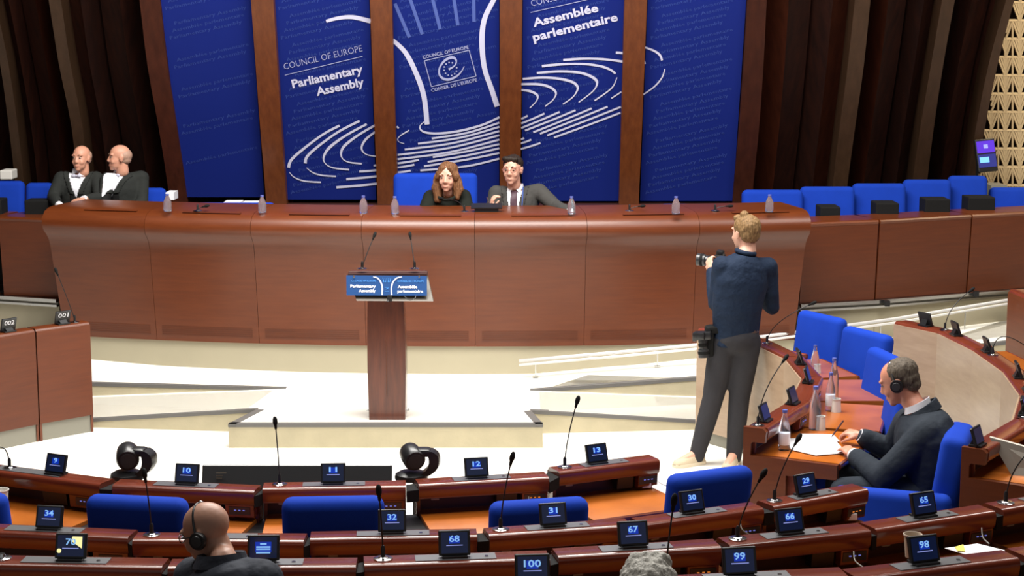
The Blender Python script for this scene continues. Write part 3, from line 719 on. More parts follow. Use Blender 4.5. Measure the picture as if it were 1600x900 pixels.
def mic(base, head, label, bend=.5, group='gooseneck microphones', r=.0032):
    base = V(base); head = V(head)
    t = thing('gooseneck_microphone', label, 'microphone', base, group)
    m = MB(); m.lathe([(.038, 0), (.038, .004), (.030, .007), (.020, .007), (.016, .010), (0.0, .010)], base, 20); m.build('base_ring', 'chrome', t, smooth=30)
    m = MB(); m.lathe([(.009, .005), (.009, .045), (.005, .055), (0, .055)], base, 12); m.build('socket', 'black', t, smooth=40)
    L = (head-base).length; k = base+V((0, 0, L*bend)); pts = []
    for i in range(13):
        s = i/12; pts.append(base*(1-s)**2+k*2*s*(1-s)+head*s*s)
    m = MB(); m.tube(pts, r); m.build('stem', 'black', t, smooth=180)
    dr = (pts[-1]-pts[-2]).normalized(); F = frame(dr).to_4x4(); F.translation = head
    m = MB(); m.ell((0, 0, .006), (.0125, .0125, .026), F); m.cone(head-dr*.035, head, .006, .009); m.build('head', 'black_matt', t, smooth=180)
    return t
# ================================================================ ROWS
ZL = (.86, .93, 1.10, 1.22); ZF = (0, .07, .24, .36)
def row(r, specs):
    out = []
    for (u0, v0, u1, v1, num, label, kw) in specs:
        a, b = gz(u0, v0, ZL[r]), gz(u1, v1, ZL[r])
        P, L, d, o, t = desk_unit(a, b, ZL[r], ZF[r], label, 'delegate desks of row %s' % ('one', 'two', 'three', 'four')[r], **kw)
        out.append((P, L, d, o))
    return out
def frac(P, L, d, zl, u, v, y=-.06):     # local x where pixel column u falls on the lip
    best = min(range(-20, 121), key=lambda k: abs(vat(*P(L*k/100, y, 0))[0]-u)); return L*best/100
def scr(r, un, u, number, label, mode='num', glow=1):
    P, L, d, o = un; x = frac(P, L, d, ZL[r], u, 0); screen(P, x, -.062, d, o, ZL[r], number, label, mode=mode, glow=glow, size=(.125, .10))
def mc(r, un, ub, uh, vh, label, dy=-.0, bend=.35):
    P, L, d, o = un; x = frac(P, L, d, ZL[r], ub, 0, -.075); base = P(x, -.075, .001); head = at(uh, vh, base.y+dy); return mic(base, head, label, bend)
def ring(r, un, ub):
    P, L, d, o = un; x = frac(P, L, d, ZL[r], ub, 0, -.075); base = P(x, -.075, .001)
    m = MB(); m.lathe([(.038, 0), (.038, .004), (.030, .007), (.016, .007), (.012, .02), (0, .02)], base, 20); return m

K = {}
row1 = row(0, [(-80, 727, 156, 757, 9, 'front-row desk carrying the screen numbered 9, at the left edge', {}),
               (173, 758, 398, 768, 10, 'front-row desk beneath the left black camera, with screen 10', {}),
               (408, 764, 636, 760, 11, 'front-row desk carrying the screen numbered 11, before the long black monitor', {}),
               (653, 758, 860, 746, 12, 'front-row desk just right of the right black camera, with screen 12', {}),
               (873, 738, 1033, 718, 13, 'front-row desk carrying the screen numbered 13, right end of the front row', {})])
row2 = row(1, [(-75, 828, 201, 840, 34, 'second-row desk at the left edge, with screen 34', {}),
               (204, 844, 476, 846, 33, 'second-row desk passing behind the bald delegate’s head', {}),
               (482, 843, 748, 838, 32, 'second-row desk behind the chair at the long monitor, with screen 32', {}),
               (763, 837, 990, 821, 31, 'second-row desk right of the picture’s middle, with screen 31', {}),
               (1004, 820, 1196, 794, 30, 'second-row desk behind the chair near the floor ring, with screen 30', {}),
               (1209, 792, 1359, 764, 29, 'second-row desk carrying the screen numbered 29, right end of the second row', {})])
row3 = row(2, [(-60, 881, 254, 887, 70, 'third-row desk under the yellow-lit screen at lower left', {}),
               (259, 888, 558, 886, 69, 'third-row desk in front of which the bald delegate sits', {}),
               (567, 884, 862, 874, 68, 'third-row desk at bottom centre, with screen 68', {}),
               (871, 871, 1130, 855, 67, 'third-row desk in front of the grey-haired head, with screen 67', {}),
               (1140, 853, 1364, 829, 66, 'third-row desk above the fourth-row screen 99, with screen 66', {}),
               (1369, 828, 1559, 799, 65, 'third-row desk just below the writing man’s seat, with screen 65', {}),
               (1567, 797, 1740, 768, 64, 'third-row desk cut by the right edge of the picture', {})])
row4 = row(3, [(690, 926, 1010, 918, 100, 'fourth-row desk mostly below the frame, at the screen whose number is half cut off', {}),
               (1020, 917, 1330, 902, 99, 'fourth-row desk right of the grey-haired head, with screen 99', {}),
               (1340, 905, 1597, 873, 98, 'fourth-row desk carrying the screen numbered 98 and a paper cup behind it', {}),
               (1604, 871, 1800, 842, 97, 'fourth-row desk fragment in the lower right corner', {})])
# fillers (black wedges) between units
def wedge(r, ua, ub, i, un):
    pass
for rr, units in enumerate((row1, row2, row3, row4)):
    for i in range(len(units)-1):
        P, L, d, o = units[i]; P2, L2, d2, o2_ = units[i+1]
        a, b, c, e = P(L-.03, -.12, -.185), P(L-.03, .34, -.185), P2(.03, .34, -.185), P2(.03, -.12, -.185)
        m = MB(); m.prism([a, b, c, e], (0, 0, -.012)); q = m.build('gap_cover', 'black', [x for x in bpy.data.objects if x.name.startswith('delegate_desk') and x['label'] in UNITS and UNITS[x['label']][0] is P][0])
        m = MB(); a, b, c, e = P(L-.004, -.125, -.085), P(L-.004, -.0, -.085), P2(.004, -.0, -.085), P2(.004, -.125, -.085)
        m.prism([a, b, c, e], (0, 0, .06)); m.build('joint_strip', 'black_matt', q.parent)
for (un, r, u, n, lb) in ((row1[0], 0, 85, '9', 'desk screen numbered 9, leftmost in the front row'), (row1[1], 0, 290, '10', 'desk screen numbered 10 beside the left camera'),
                          (row1[2], 0, 521, '11', 'desk screen numbered 11 in front of the long black monitor'), (row1[3], 0, 746, '12', 'desk screen numbered 12 right of the second camera'),
                          (row1[4], 0, 935, '13', 'dim desk screen numbered 13, at the right end of the front row'), (row2[0], 1, 76, '34', 'desk screen numbered 34 at lower left'),
                          (row2[2], 1, 612, '32', 'second-row desk screen numbered 32, at the right end of a long blue chair back'), (row2[3], 1, 865, '31', 'second-row desk screen numbered 31, over the half-hidden blue chair left of centre-right'), (row2[4], 1, 1083, '30', 'desk screen numbered 30 in front of a blue chair back'),
                          (row2[5], 1, 1262, '29', 'desk screen numbered 29 below the writing man’s desk'), (row3[2], 2, 711, '68', 'third-row desk screen numbered 68, below and right of the right black camera'), (row3[3], 2, 990, '67', 'desk screen numbered 67 above the grey-haired head'),
                          (row3[4], 2, 1235, '66', 'third-row desk screen numbered 66, directly above the fourth-row screen 99'), (row3[5], 2, 1445, '65', 'desk screen numbered 65 in front of the writing man’s blue seat'),
                          (row4[0], 3, 833, '100', 'desk screen numbered 100, cut off by the bottom edge'), (row4[1], 3, 1157, '99', 'fourth-row desk screen numbered 99, right of the grey-haired head'), (row4[2], 3, 1445, '98', 'desk screen numbered 98 in front of the paper cup')):
    scr(r, un, u, n, lb)
scr(2, row3[0], 109, '70', 'desk screen with a bright yellow reflection, lower left', 'glare')
scr(2, row3[1], 411, '69', 'desk screen with lines of blue writing at the bald delegate’s shoulder', 'lines')
mc(0, row1[0], 15, -14, 706, 'gooseneck microphone bowing out of the left edge of the front row', 0, 1.3)
mc(0, row1[2], 436, 430, 660, 'upright gooseneck microphone in front of the long black monitor')
mc(0, row1[4], 882, 902, 627, 'tall gooseneck microphone before the stage on the desk numbered 13')
mc(1, row2[1], 237, 226, 742, 'gooseneck microphone crossing the left black camera', 0)
mc(1, row2[3], 783, 800, 716, 'gooseneck microphone left of screen 31, between the long monitor and the front-row end')
mc(1, row2[5], 1210, 1247, 686, 'gooseneck microphone leaning over the writing man’s papers, on the desk numbered 29')
mc(2, row3[2], 600, 592, 769, 'gooseneck microphone crossing the left edge of screen 32')
mc(2, row3[4], 1152, 1192, 742, 'gooseneck microphone leaning right, between screens 30 and 66')
mc(2, row3[6], 1571, 1612, 702, 'gooseneck microphone arching out at the right edge of the third row', 0, .55)
mc(3, row4[1], 1040, 1053, 784, 'gooseneck microphone rising behind the grey-haired head')
m = ring(2, row3[0], 3); tag(m.build('microphone_socket', 'chrome', smooth=30), 'round chrome microphone socket at the lower left edge', 'socket')

# right wing desks
def chain(pts, zl, zf, labels, group, **kw):
    out = []
    for i in range(len(pts)-1):
        k = dict(kw); P, L, d, o, t = desk_unit(V((*pts[i], zl)), V((*pts[i+1], zl)), zl, zf, labels[i], group, **k); out.append((P, L, d, o))
    return out
Apts = [(1.47, 10.02), (1.83, 10.72), (2.03, 11.45), (2.02, 12.15), (1.86, 12.80), (1.50, 13.30)]
WA = chain(Apts, .86, 0, ['right-wing desk at which the man with headphones writes', 'right-wing desk with two bottles and a cup, second from the near end', 'right-wing desk third from the near end',
           'right-wing desk fourth from the near end', 'far-end right-wing desk the photographer leans beside'], 'inner right-wing desks', front='wood_beige', plate=False, dw=.42, slotm=False)
Bpts = [(2.53, 9.25), (2.98, 9.92), (3.22, 10.62), (3.31, 11.35), (3.30, 12.08), (3.21, 12.78), (2.96, 13.2)]
WB = chain(Bpts, .93, .07, ['outer right-wing desk with the laptop, just behind the writing man’s seat', 'outer right-wing desk second from the near end', 'outer right-wing desk third from the near end', 'outer right-wing desk with narrow beige panel, fourth from the near end',
           'outer right-wing desk fifth from the near end, before the arching microphone', 'far-end outer right-wing desk'], 'outer right-wing desks', front='wood_beige', plate=False, dw=.40, slotm=False)
e = MB(); q = gz(1396, 504, .93)
Cpts = [(4.06, 12.6), (3.95, 13.60)]
WC = chain(Cpts, 1.10, .24, ['tall brown desk end cut by the right edge, beyond the outer wing'], 'third right-wing desks', plate=False, dw=.36)
# end panels of the near wing desks
def endp(P, zl, zf, dw, par_label):
    t = [x for x in bpy.data.objects if x.get('label') == par_label][0]
    m = MB(); pr = [(-.14, -.0), (-.025, 0), (-.003, -.02), (-.01, -.085), (-.085, -.085), (-.095, -.10), (-.095, -.165), (dw, -.165), (dw, -.25), (.12, -.26), (.12, -(zl-zf)), (-.14, -(zl-zf))]
    m.loft([[P(x, y, z) for y, z in pr] for x in (-.03, .004)]); m.build('end_panel', 'wood_front', t)
endp(WA[0][0], .86, 0, .42, 'right-wing desk at which the man with headphones writes')
endp(WB[0][0], .93, .07, .40, 'outer right-wing desk with the laptop, just behind the writing man’s seat')
# left block
Lp = [gz(141, 503, .86), gz(55, 514.5, .86), gz(-50, 531, .86), gz(-160, 556, .86)]
Ls = []
for i, lb in enumerate(('left-wing desk end carrying the seat plate 001', 'left-wing desk carrying the seat plate 002', 'left-wing desk fragment at the left edge')):
    a, b = Lp[i], Lp[i+1]; d, o = outn(a, b); s = o*.14
    P, L, d, o, t = desk_unit(a+s, b+s, .86, 0, lb, 'left-wing desks', socket=False, plate=False, mk='wood_front', front='wood_side', kh=.135); Ls.append((P, L, d, o))
for k, (u, n, lb) in enumerate(((95, '001', 'back of a desk screen lettered 001 at the end of the left wing'), (10, '002', 'back of a desk screen lettered 002 at the left edge'))):
    P, L, d, o = Ls[k]; screen(P, frac(P, L, d, .86, u, 0), -.07, d, o, .86, n, lb, mode='back', size=(.125, .10))
P, L, d, o = Ls[0]; x = frac(P, L, d, .86, 116, 0); base = P(x, -.07, 0); mic(base, at(88, 424, base.y-.05), 'gooseneck microphone before the left end of the presidium desk, leaning left', .12)
# wing screens
for (un, zl, fr, lb) in ((WA[0], .86, .20, 'desk screen at the near end of the inner right-wing desks'), (WA[0], .86, .85, 'desk screen second from the near end of the inner right wing'), (WA[1], .86, .72, 'desk screen third from the near end of the inner right wing'),
                     (WA[2], .86, .60, 'desk screen fourth from the near end of the inner right wing'), (WA[4], .86, .30, 'desk screen at the far end of the inner right wing, beside the photographer'),
                     (WB[0], .93, .05, 'desk screen standing above the blue seat of the writing man, beside the laptop'), (WB[1], .93, .15, 'desk screen second from the near end of the outer right wing'), (WB[2], .93, .10, 'desk screen third from the near end of the outer right wing'), (WB[2], .93, .62, 'desk screen fourth from the near end of the outer right wing'),
                     (WB[3], .93, .80, 'desk screen left of the black cable loop on the outer right wing'), (WB[4], .93, .68, 'desk screen second from the far end of the outer right wing'), (WB[5], .93, .45, 'desk screen at the far end of the outer right wing')):
    P, L, d, o = un; screen(P, L*fr, -.065, d, o, zl, '8', lb, 'right-wing desk screens', mode='plain')
def mcw(un, fr, head, lb, bend=.35):
    P, L, d, o = un; base = P(L*fr, -.075, .001); u, v, dy = head; return mic(base, at(u, v, base.y+dy), lb, bend)
mcw(WA[0], .04, (1227, 560, .1), 'gooseneck microphone at the near end of the inner right wing, behind the near bottle', .45)
mcw(WA[3], .75, (1270, 474, 0), 'gooseneck microphone rising above the far blue chairs')
mcw(WB[5], .05, (1518, 453, .1), 'gooseneck microphone in front of the raised side desk on the right', .45)
mcw(WB[3], .65, (1612, 548, 0), 'black gooseneck microphone arching low to the right edge, beside a blue chair', .9)
mcw(WB[1], .05, (1600, 640, 0), 'short gooseneck microphone at the bend of the outer right wing', .8)

# ================================================================ CHAIRS
G1 = 'blue chairs of the front rows'
def chair_behind(r, un, u0, u1, label, off=.63, top=None):
    P, L, d, o = un; x = (frac(P, L, d, ZL[r], u0, 0, off)+frac(P, L, d, ZL[r], u1, 0, off))/2
    wpx = abs(frac(P, L, d, ZL[r], u1, 0, off)-frac(P, L, d, ZL[r], u0, 0, off))
    c = P(x, off-.22, 0); c.z = ZF[r]; t = make_chair(w=max(.3, wpx), label=label, group=G1, back=(top or .97), depth=.42)
    return put(t, c, math.atan2(-o.y, -o.x)-R(90))
chair_behind(0, row1[1], 143, 300, 'empty blue chair between the left camera and the bald delegate', top=.99)
chair_behind(0, row1[2], 443, 600, 'empty blue chair at the desk numbered 11', top=.985)
chair_behind(0, row1[3], 762, 915, 'empty blue chair at the desk numbered 12, behind the screen 31', top=.925)
chair_behind(0, row1[4], 1037, 1168, 'empty blue chair at the desk numbered 13, beside the floor ring', top=.96)
chair_behind(0, row1[0], -60, 20, 'corner of a blue chair at the left edge', top=.96)
wingl = [((2.06, 13.02), (-.86, -.50), 'blue chair farthest up the inner right wing, beside the handrail'), ((2.26, 12.35), (-.88, -.47), 'blue chair second from the far end of the inner right wing'),
         ((2.20, 11.62), (-.97, -.2), 'blue chair mostly hidden behind the writing man’s head'), ((2.10, 10.80), (-1, .05), 'blue chair beside the writing man, hidden by his shoulder')]
for (x, y), dd, lb in wingl:
    t = make_chair(w=.50, back=.96, label=lb, group='blue chairs of the inner right wing', arm=False)
    put(t, (x, y, 0), math.atan2(dd[1], dd[0])-R(90))
t = make_chair(w=.46, back=.93, seat_h=.47, solid=True, label='deep blue seat the writing man with headphones sits in', depth=.52, thick=.15)
put(t, (2.16, 9.72, 0), math.atan2(.35, -1)-R(90))
t = make_chair(w=.5, back=1.0, label='blue chair at the right edge behind the outer right wing', group=None); put(t, (3.72, 11.75, .07), R(70)+R(20))
# dais chairs
def dais_chair(u0, u1, vt, Y, zf, label, group, back=None, arm=False, rz=R(180), w=None):
    a = at(u0, vt, Y); b = at(u1, vt, Y); zt = a.z; ww = (b-a).length
    t = make_chair(w=w or ww, back=zt-zf-.02, seat_h=.46 if zt-zf > .7 else .3, label=label, group=group, arm=arm); c = (a+b)/2
    return put(t, (c.x, Y-.24, zf), rz)
G2 = 'blue seats along the presidium'
for u0, u1, v, lb in ((202, 295, 317, 'low blue seat top right of the seated ushers'), (297, 430, 317, 'low blue seat top with papers behind it, second from the ushers'), (463, 590, 321, 'low blue seat top left of the seated woman'),
                   (846, 895, 322, 'low blue seat top behind the seated man’s outstretched arm'), (899, 1014, 323, 'low blue seat top right of the seated man'), (1031, 1146, 319, 'low blue seat top at the right of the presidium')):
    dais_chair(u0, u1, v, 15.9, .75, lb, G2)
dais_chair(614, 746, 271, 16.15, .75, 'large blue seat back behind the seated woman', None)
G3 = 'blue armchairs on the right of the dais'
for i, (u0, u1, v, Y, lb) in enumerate(((1160, 1256, 297, 16.75, 'blue armchair next to the presidium desk with a bottle in front'), (1251, 1337, 292, 16.85, 'second blue armchair right of the presidium'), (1333, 1417, 287, 17.0, 'third blue armchair right of the presidium'),
                               (1412, 1488, 281, 17.15, 'fourth blue armchair right of the presidium'), (1483, 1545, 275, 17.3, 'last full blue armchair, below the purple monitor'))):
    t = dais_chair(u0, u1, v, Y, .62, lb, G3)
for i, (u0, u1, v0, v1, Y) in enumerate(((1281, 1312, 323, 348, 16.25), (1368, 1403, 317, 345, 16.35), (1445, 1483, 311, 340, 16.5), (1512, 1553, 308, 338, 16.65))):
    a = at(u0, v0, Y); b = at(u1, v1, Y); par = [x for x in bpy.data.objects if x.get('group') == G3 and x.type == 'EMPTY'][i+1]
    m = MB(); m.box(((a.x+b.x)/2, Y+.1, (a.z+.75)/2), (b.x-a.x, .26, a.z-.75), None, .01); ob = m.build('armrest', 'black_matt')
    ob.parent = par; ob.matrix_parent_inverse = (Matrix.Translation(par.location)@Matrix.Rotation(R(180), 4, 'Z')).inverted()
t = make_chair(w=.5, back=.85, label='blue seat cushion at the far right edge of the dais', seat_h=.66); put(t, (at(1585, 318, 17.1).x+.1, 17.2, .62), R(180))
G4 = 'blue armchairs on the left of the dais'
for u0, u1, v, Y, lb in ((-45, 36, 283, 16.8, 'blue armchair at the left edge of the dais'), (38, 82, 286, 16.8, 'blue armchair left of the seated ushers'), (86, 168, 290, 16.85, 'blue armchair carrying the left usher'), (172, 258, 294, 16.85, 'blue armchair carrying the right usher')):
    t = dais_chair(u0, u1, v, Y, .62, lb, G4)
a = at(38, 313, 16.3); b = at(76, 335, 16.3); m = MB(); m.box(((a.x+b.x)/2, 16.4, (a.z+.75)/2), (b.x-a.x, .22, a.z-.75), None, .01)
tag(m.build('armrest_table', 'black_matt'), 'black armrest block left of the left usher', 'armrest')
a = at(-14, 312, 16.3); b = at(3, 335, 16.3); m = MB(); m.box(((a.x+b.x)/2, 16.4, (a.z+.75)/2), (b.x-a.x, .22, a.z-.75), None, .01)
tag(m.build('armrest_table', 'black_matt'), 'black armrest block at the very left edge', 'armrest')

# ================================================================ LECTERN
lx = thing('lectern', 'wooden lectern with a blue Parliamentary Assembly sign on the stage', 'lectern', gz(605, 662, .18))
yb = 13.12; x0, x1 = at(577, 662, yb).x, at(633, 662, yb).x; m = MB(); rings = []
for i in range(11):
    s = i/10; z = lerp(.18, 1.105, s); bul = .012*math.sin(math.pi*s); wx = .0*s
    rings.append([V((x0-wx-bul*.6, yb-bul, z)), V((x1+wx-.004*s+bul*.9, yb-bul, z)), V((x1+wx-.01*s+bul*.9, yb+.24, z)), V((x0-wx+.01-bul*.6, yb+.24, z))])
m.loft(rings); m.build('column', 'wood_lectern', lx, smooth=35)
m = MB(); xm = (x0+x1)/2; m.box((xm, yb-.012, .58), (.006, .006, .42)); m.build('inlay', 'wood_front', lx)
for sx in (-1, 1): m = MB(); m.cone((xm+sx*.14, yb+.1, .235), (xm+sx*.162, yb+.1, .235), .009); m.build('castor_catch', 'metal', lx)
tp = [at(545, 427, 13.22), at(667, 427, 13.22), at(677, 471, 12.98), at(557, 470, 12.98)]
m = MB(); m.prism(tp, (0, .03, .01)); m.build('reading_board', 'board_grey', lx)
m = MB(); a = at(544, 428.5, 13.2); b = at(668, 428.5, 13.2); m.box(((a+b)/2+V((0, .03, 0))), (b.x-a.x, .13, .024), None, .004); m.build('top_edge', 'wood_dark', lx)
a = at(548, 424, 13.3); b = at(664, 424, 13.3); m = MB(); m.box(((a+b)/2), (b.x-a.x, .05, .012)); m.build('rear_edge', 'wood_lectern', lx)
sgn = [at(541, 430.5, 13.05), at(667, 431.5, 13.05), at(667, 462, 12.99), at(541.5, 461.5, 12.99)]
m = MB(); m.prism(sgn, (0, .012, 0)); sg = m.build('sign', 'sign_blue', lx)
def sp(u, v): return at(u, v, 13.05-(v-431)*.0018-.006)
m = MB()
stroke(m, [(583, 432.5), (590, 434.5), (595, 441), (597.5, 450), (597, 461)], (1.2, 2, 2.3, 2.3, 2.3), pf=sp, k=4)
stroke(m, [(628, 432.5), (620, 434.5), (614, 441), (611.5, 450), (612, 461)], (1.2, 2, 2.3, 2.3, 2.3), pf=sp, k=4); m.build('printed_arcs', 'print_white', sg)
m = MB(); btext(m, 'Parliamentary', (547.5, 449.2), (587, 449.4), 4.4, .03, sp); btext(m, 'Assembly', (560.5, 456.3), (587, 456.4), 4.4, .03, sp)
btext(m, 'Assemblée', (621.5, 450), (652, 450.2), 4.4, .03, sp); btext(m, 'parlementaire', (621, 457), (661, 457.2), 4.4, .03, sp); m.build('bold_lettering', 'label_white', sg)
m = MB(); btext(m, 'COUNCIL OF EUROPE', (549, 440.3), (587, 440.5), 3, .0, sp); btext(m, "CONSEIL DE L'EUROPE", (621, 440.8), (662, 441), 3, 0, sp)
for u in range(5): stroke(m, [(598+u*3.2, 434), (600+u*2.2, 441)], .8, pf=sp)
stroke(m, [(601, 449), (608, 449)], .6, pf=sp); stroke(m, [(601, 455), (608, 455)], .6, pf=sp); stroke(m, [(602.5, 452), (606.5, 450.5)], 1.0, pf=sp); m.build('faint_lettering', 'sign_faint', sg)
m = MB(); m.box(at(609, 466, 12.95), (.035, .03, .045)); m.build('clip', 'black', sg)
m = MB(); m.cone(at(606, 470, 12.93), at(606, 470, 12.9), .008); m.build('clip_tip', 'metal', sg)
for u in (553, 655): m = MB(); m.box(at(u, 432, 13.03), (.012, .01, .018)); m.build('hanger', 'metal', sg)
m = MB(); m.tube(catmull([at(632, 463, 12.97), at(640, 469, 12.95), at(648, 466, 12.95), at(650, 462, 12.97)], 4), .003); m.build('cable', 'dark_plastic', sg)
def lmic(bu, hu, hv, lb):
    base = at(bu, 425, 13.2); base.z = 1.315; t = mic(base, at(hu, hv, 13.3), lb, .12, 'lectern microphones', .0035)
    return t
lmic(566, 585, 368, 'left lectern microphone leaning right'); lmic(648, 641, 368, 'right lectern microphone leaning slightly left')

# ================================================================ STAGE EQUIPMENT
def ptz(u, label, flip=1, yaw=0, sc=1.0, Y=9.15):
    b0 = at(u, 748, Y); t = thing('remote_camera', label, 'camera', (b0.x, Y, 0), 'remote-controlled cameras')
    Mx = Matrix.Translation((b0.x, Y, b0.z))@Matrix.Rotation(yaw, 4, 'Z')@Matrix.Scale(sc, 4)
    def mm(mb, nm, mt='black', sm=40): mb.v = [Mx@v for v in mb.v]; return mb.build(nm, mt, t, smooth=sm)
    m = MB(); m.lathe([(.098, 0), (.10, .012), (.095, .03), (.07, .045), (0, .048)], (-.035, 0, 0), 28); mm(m, 'base')
    m = MB(); P = [(.045, 0, .03), (.085, 0, .06), (.105, 0, .10), (.10, 0, .15), (.065, 0, .178)]; rings = []
    for i, p in enumerate(catmull(P, 4)):
        t_ = i/(4*4); rings.append([p+V((dx, dy, 0)) for dx, dy in ((-.032, -.05), (.028, -.05), (.034, 0), (.028, .05), (-.032, .05))])
    m.loft(rings); mm(m, 'arm', 'black', 50)
    m = MB(); m.box((.03, 0, .165), (.11, .10, .05), None, .02); mm(m, 'bridge')
    F = Matrix.Translation((-.028, -.0, .135))@Matrix.Rotation(R(20), 4, 'Z')@Matrix.Rotation(R(10), 4, 'X')
    m = MB(); ring_ = [(.0, .09), (.045, .09), (.062, .07), (.066, .02), (.066, -.055), (.058, -.068), (0, -.07)]; m.lathe([(r, z) for r, z in ring_], (0, 0, 0), 28)
    m.v = [F@V((p.x, p.z, p.y)) for p in m.v]; mm(m, 'lens_head')
    m = MB(); m.cone((0, -.071, 0), (0, -.074, 0), .045, None, 24); m.v = [F@p for p in m.v]; mm(m, 'lens', 'dark_plastic')
    m = MB(); m.cone((0, 0, -b0.z/sc), (0, 0, .002), .03); m.lathe([(.2, -b0.z/sc), (.2, -b0.z/sc+.015), (.03, -b0.z/sc+.03)], (0, 0, 0), 20); mm(m, 'pole', 'dark_plastic')
    return t
ptz(208, 'left black remote camera peering over the front row', yaw=R(-8), sc=.90); ptz(652, 'right black remote camera at the end of the long monitor', yaw=R(-2), sc=.88)
mo = thing('floor_monitor', 'long black monitor facing the stage, seen from its back behind the front row', 'monitor', (at(465, 760, 9.5).x, 9.5, 0))
a, b = at(317, 724, 9.5), at(613, 728, 9.5); xm = (a.x+b.x)/2
m = MB(); Fm = Matrix.Rotation(R(-20), 3, 'X'); zc = a.z-.29
m.box((xm, 9.5-.1, zc), (b.x-a.x, .05, .60), Fm, .008, 1); m.build('casing', 'dark_plastic', mo)
m = MB(); m.box((xm-.12, 9.40-.06, zc+.0), (.12, .05, .40), Fm, .008, 1); m.build('mount', 'black', mo)
m = MB(); q = at(348, 739, 9.47)
for k, ww in enumerate((.055, .035, .03, .06)): m.box((q.x-.03+ww/2, 9.434+k*.0055, q.z+.01-k*.016), (ww, .003, .007), Fm)
m.build('label_lines', 'board_grey', mo)
m = MB()
for sx in (-1, 1): m.box((xm+sx*.3, 9.4, .03), (.06, .45, .06)); m.box((xm+sx*.3, 9.38, .14), (.05, .04, .2))
m.build('stand', 'black', mo)
m = MB(); q = gz(1118, 763, 0); n = 40
m.loft([[q+V((r*math.cos(2*math.pi*k/n), r*math.sin(2*math.pi*k/n), z)) for r, z in ((.165, 0), (.165, .004), (.182, .004), (.182, 0))] for k in range(n+1)], caps=False)
tag(m.build('floor_ring', 'black'), 'thin black ring let into the pale floor right of the front row', 'floor socket')

# ================================================================ BOTTLES, CUPS, PAPERS
def bottle(loc, h, r, label, group, lab=True, wt=True):
    t = thing('water_bottle', label, 'bottle', loc, group); c = V(loc)
    m = MB(); m.lathe([(r*.9, 0), (r, .01), (r, h*.45), (r*.93, h*.58), (r*.55, h*.78), (r*.38, h*.88), (r*.38, h*.95)], c, 18); m.build('glass_body', 'glass', t, smooth=50)
    m = MB(); m.lathe([(r*.44, h*.93), (r*.44, h), (0, h)], c, 14); m.build('cap', 'bottle_cap', t, smooth=40)
    if lab: m = MB(); m.lathe([(r*1.01, h*.14), (r*1.02, h*.15), (r*1.02, h*.42), (r*1.01, h*.43)], c, 18); m.build('label_band', 'label_white', t, smooth=50)
    return t
def onwork(u, v, zl=.86): return gz(u, v, zl-.165)
GB = 'water bottles on the inner right wing'
bottle(onwork(1225, 703), .24, .034, 'small clear bottle with white label at the near end of the wing desk', GB)
bottle(onwork(1273, 671), .27, .036, 'clear bottle standing beyond the papers with a cup hiding its foot', GB, False)
bottle(onwork(1297, 642), .25, .030, 'clear bottle with white label in the middle of the wing desk', GB)
bottle(onwork(1302, 622), .27, .032, 'tall clear bottle just behind the labelled bottle', GB, False)
bottle(onwork(1273, 583), .20, .030, 'clear bottle farthest up the wing desk', GB, False)
def cup(loc, h, r0, r1, mt, label):
    m = MB(); m.lathe([(r0, 0), (r1, h), (r1+.003, h), (r1+.003, h-.006), (r1-.003, h-.004), (r0-.003, .004)], loc, 20); o = m.build('paper_cup', mt, smooth=40); tag(o, label, 'cup', 'cups'); return o
cup(onwork(1306, 643), .085, .034, .028, 'cup_white', 'upturned white cup beside the labelled bottle')
cup(onwork(1282, 671), .085, .032, .026, 'cup_white', 'upturned white cup at the foot of the bottle beyond the papers')
cup(onwork(1277, 582), .06, .026, .020, 'cup_white', 'small upturned white cup at the far end of the wing desk')
cup(onwork(2, 794), .10, .033, .040, 'cup_white', 'white paper cup at the left edge on the front-row desk')
cup(gz(1425, 870, 1.22-.165-.05+.0), .098, .028, .036, 'cup_beige', 'beige paper cup behind the screen numbered 98')
GBD = 'water bottles on the presidium'
for u, v, lb in ((262, 327, 'clear bottle near the right usher'), (410, 329, 'clear bottle left of centre on the presidium'), (568, 330, 'clear bottle left of the large blue seat'), (617, 331, 'clear bottle just in front of the large blue seat'), (893, 331, 'clear bottle at the seated man’s outstretched hand'), (1056, 331, 'clear bottle right of centre on the presidium'), (1202, 328, 'clear bottle at the right end of the presidium')):
    q = gz(u, v+3, 1.548); bottle(q, .145, .034, lb, GBD, False)
def sheet(pts, zt, nm, mt, label, cat='paper', th=.002, grp=None):
    m = MB(); m.prism([gz(u, v, zt) for u, v in pts], (0, 0, th)); o = m.build(nm, mt); return tag(o, label, cat, grp)
sheet([(1228, 686), (1300, 682), (1322, 708), (1275, 712), (1236, 703)], .70, 'paper_sheet', 'paper', 'white sheet under the writing man’s hands', th=.003)
sheet([(1252, 678), (1302, 679), (1312, 690), (1240, 688)], .704, 'paper_sheet', 'paper', 'second white sheet lying above the first, farther from the writing man', th=.002)
sheet([(1476, 857), (1527, 850), (1585, 864), (1526, 872)], 1.22-.16-.05, 'paper_sheet', 'paper', 'white sheet with a yellow note on the lower right desk')
sheet([(1492, 855), (1505, 851), (1508, 862), (1496, 861)], 1.22-.155-.05, 'sticky_note', 'note_yellow', 'small yellow note on the sheet at lower right', 'note')
m = MB(); m.box(gz(1331, 806, .80), (.045, .05, .035), None, .005); tag(m.build('white_box', 'paper'), 'tiny white box under the end of the second-row desk', 'box')
m = MB(); m.box(gz(1010, 757, .72), (.05, .04, .03), None, .005); m.tube(catmull([gz(1015, 757, .72), gz(1024, 750, .72), gz(1036, 757, .71), gz(1048, 760, .71)], 4), .004); tag(m.build('white_adapter', 'paper'), 'white plug adapter with a cable at the right end of the front row', 'adapter')
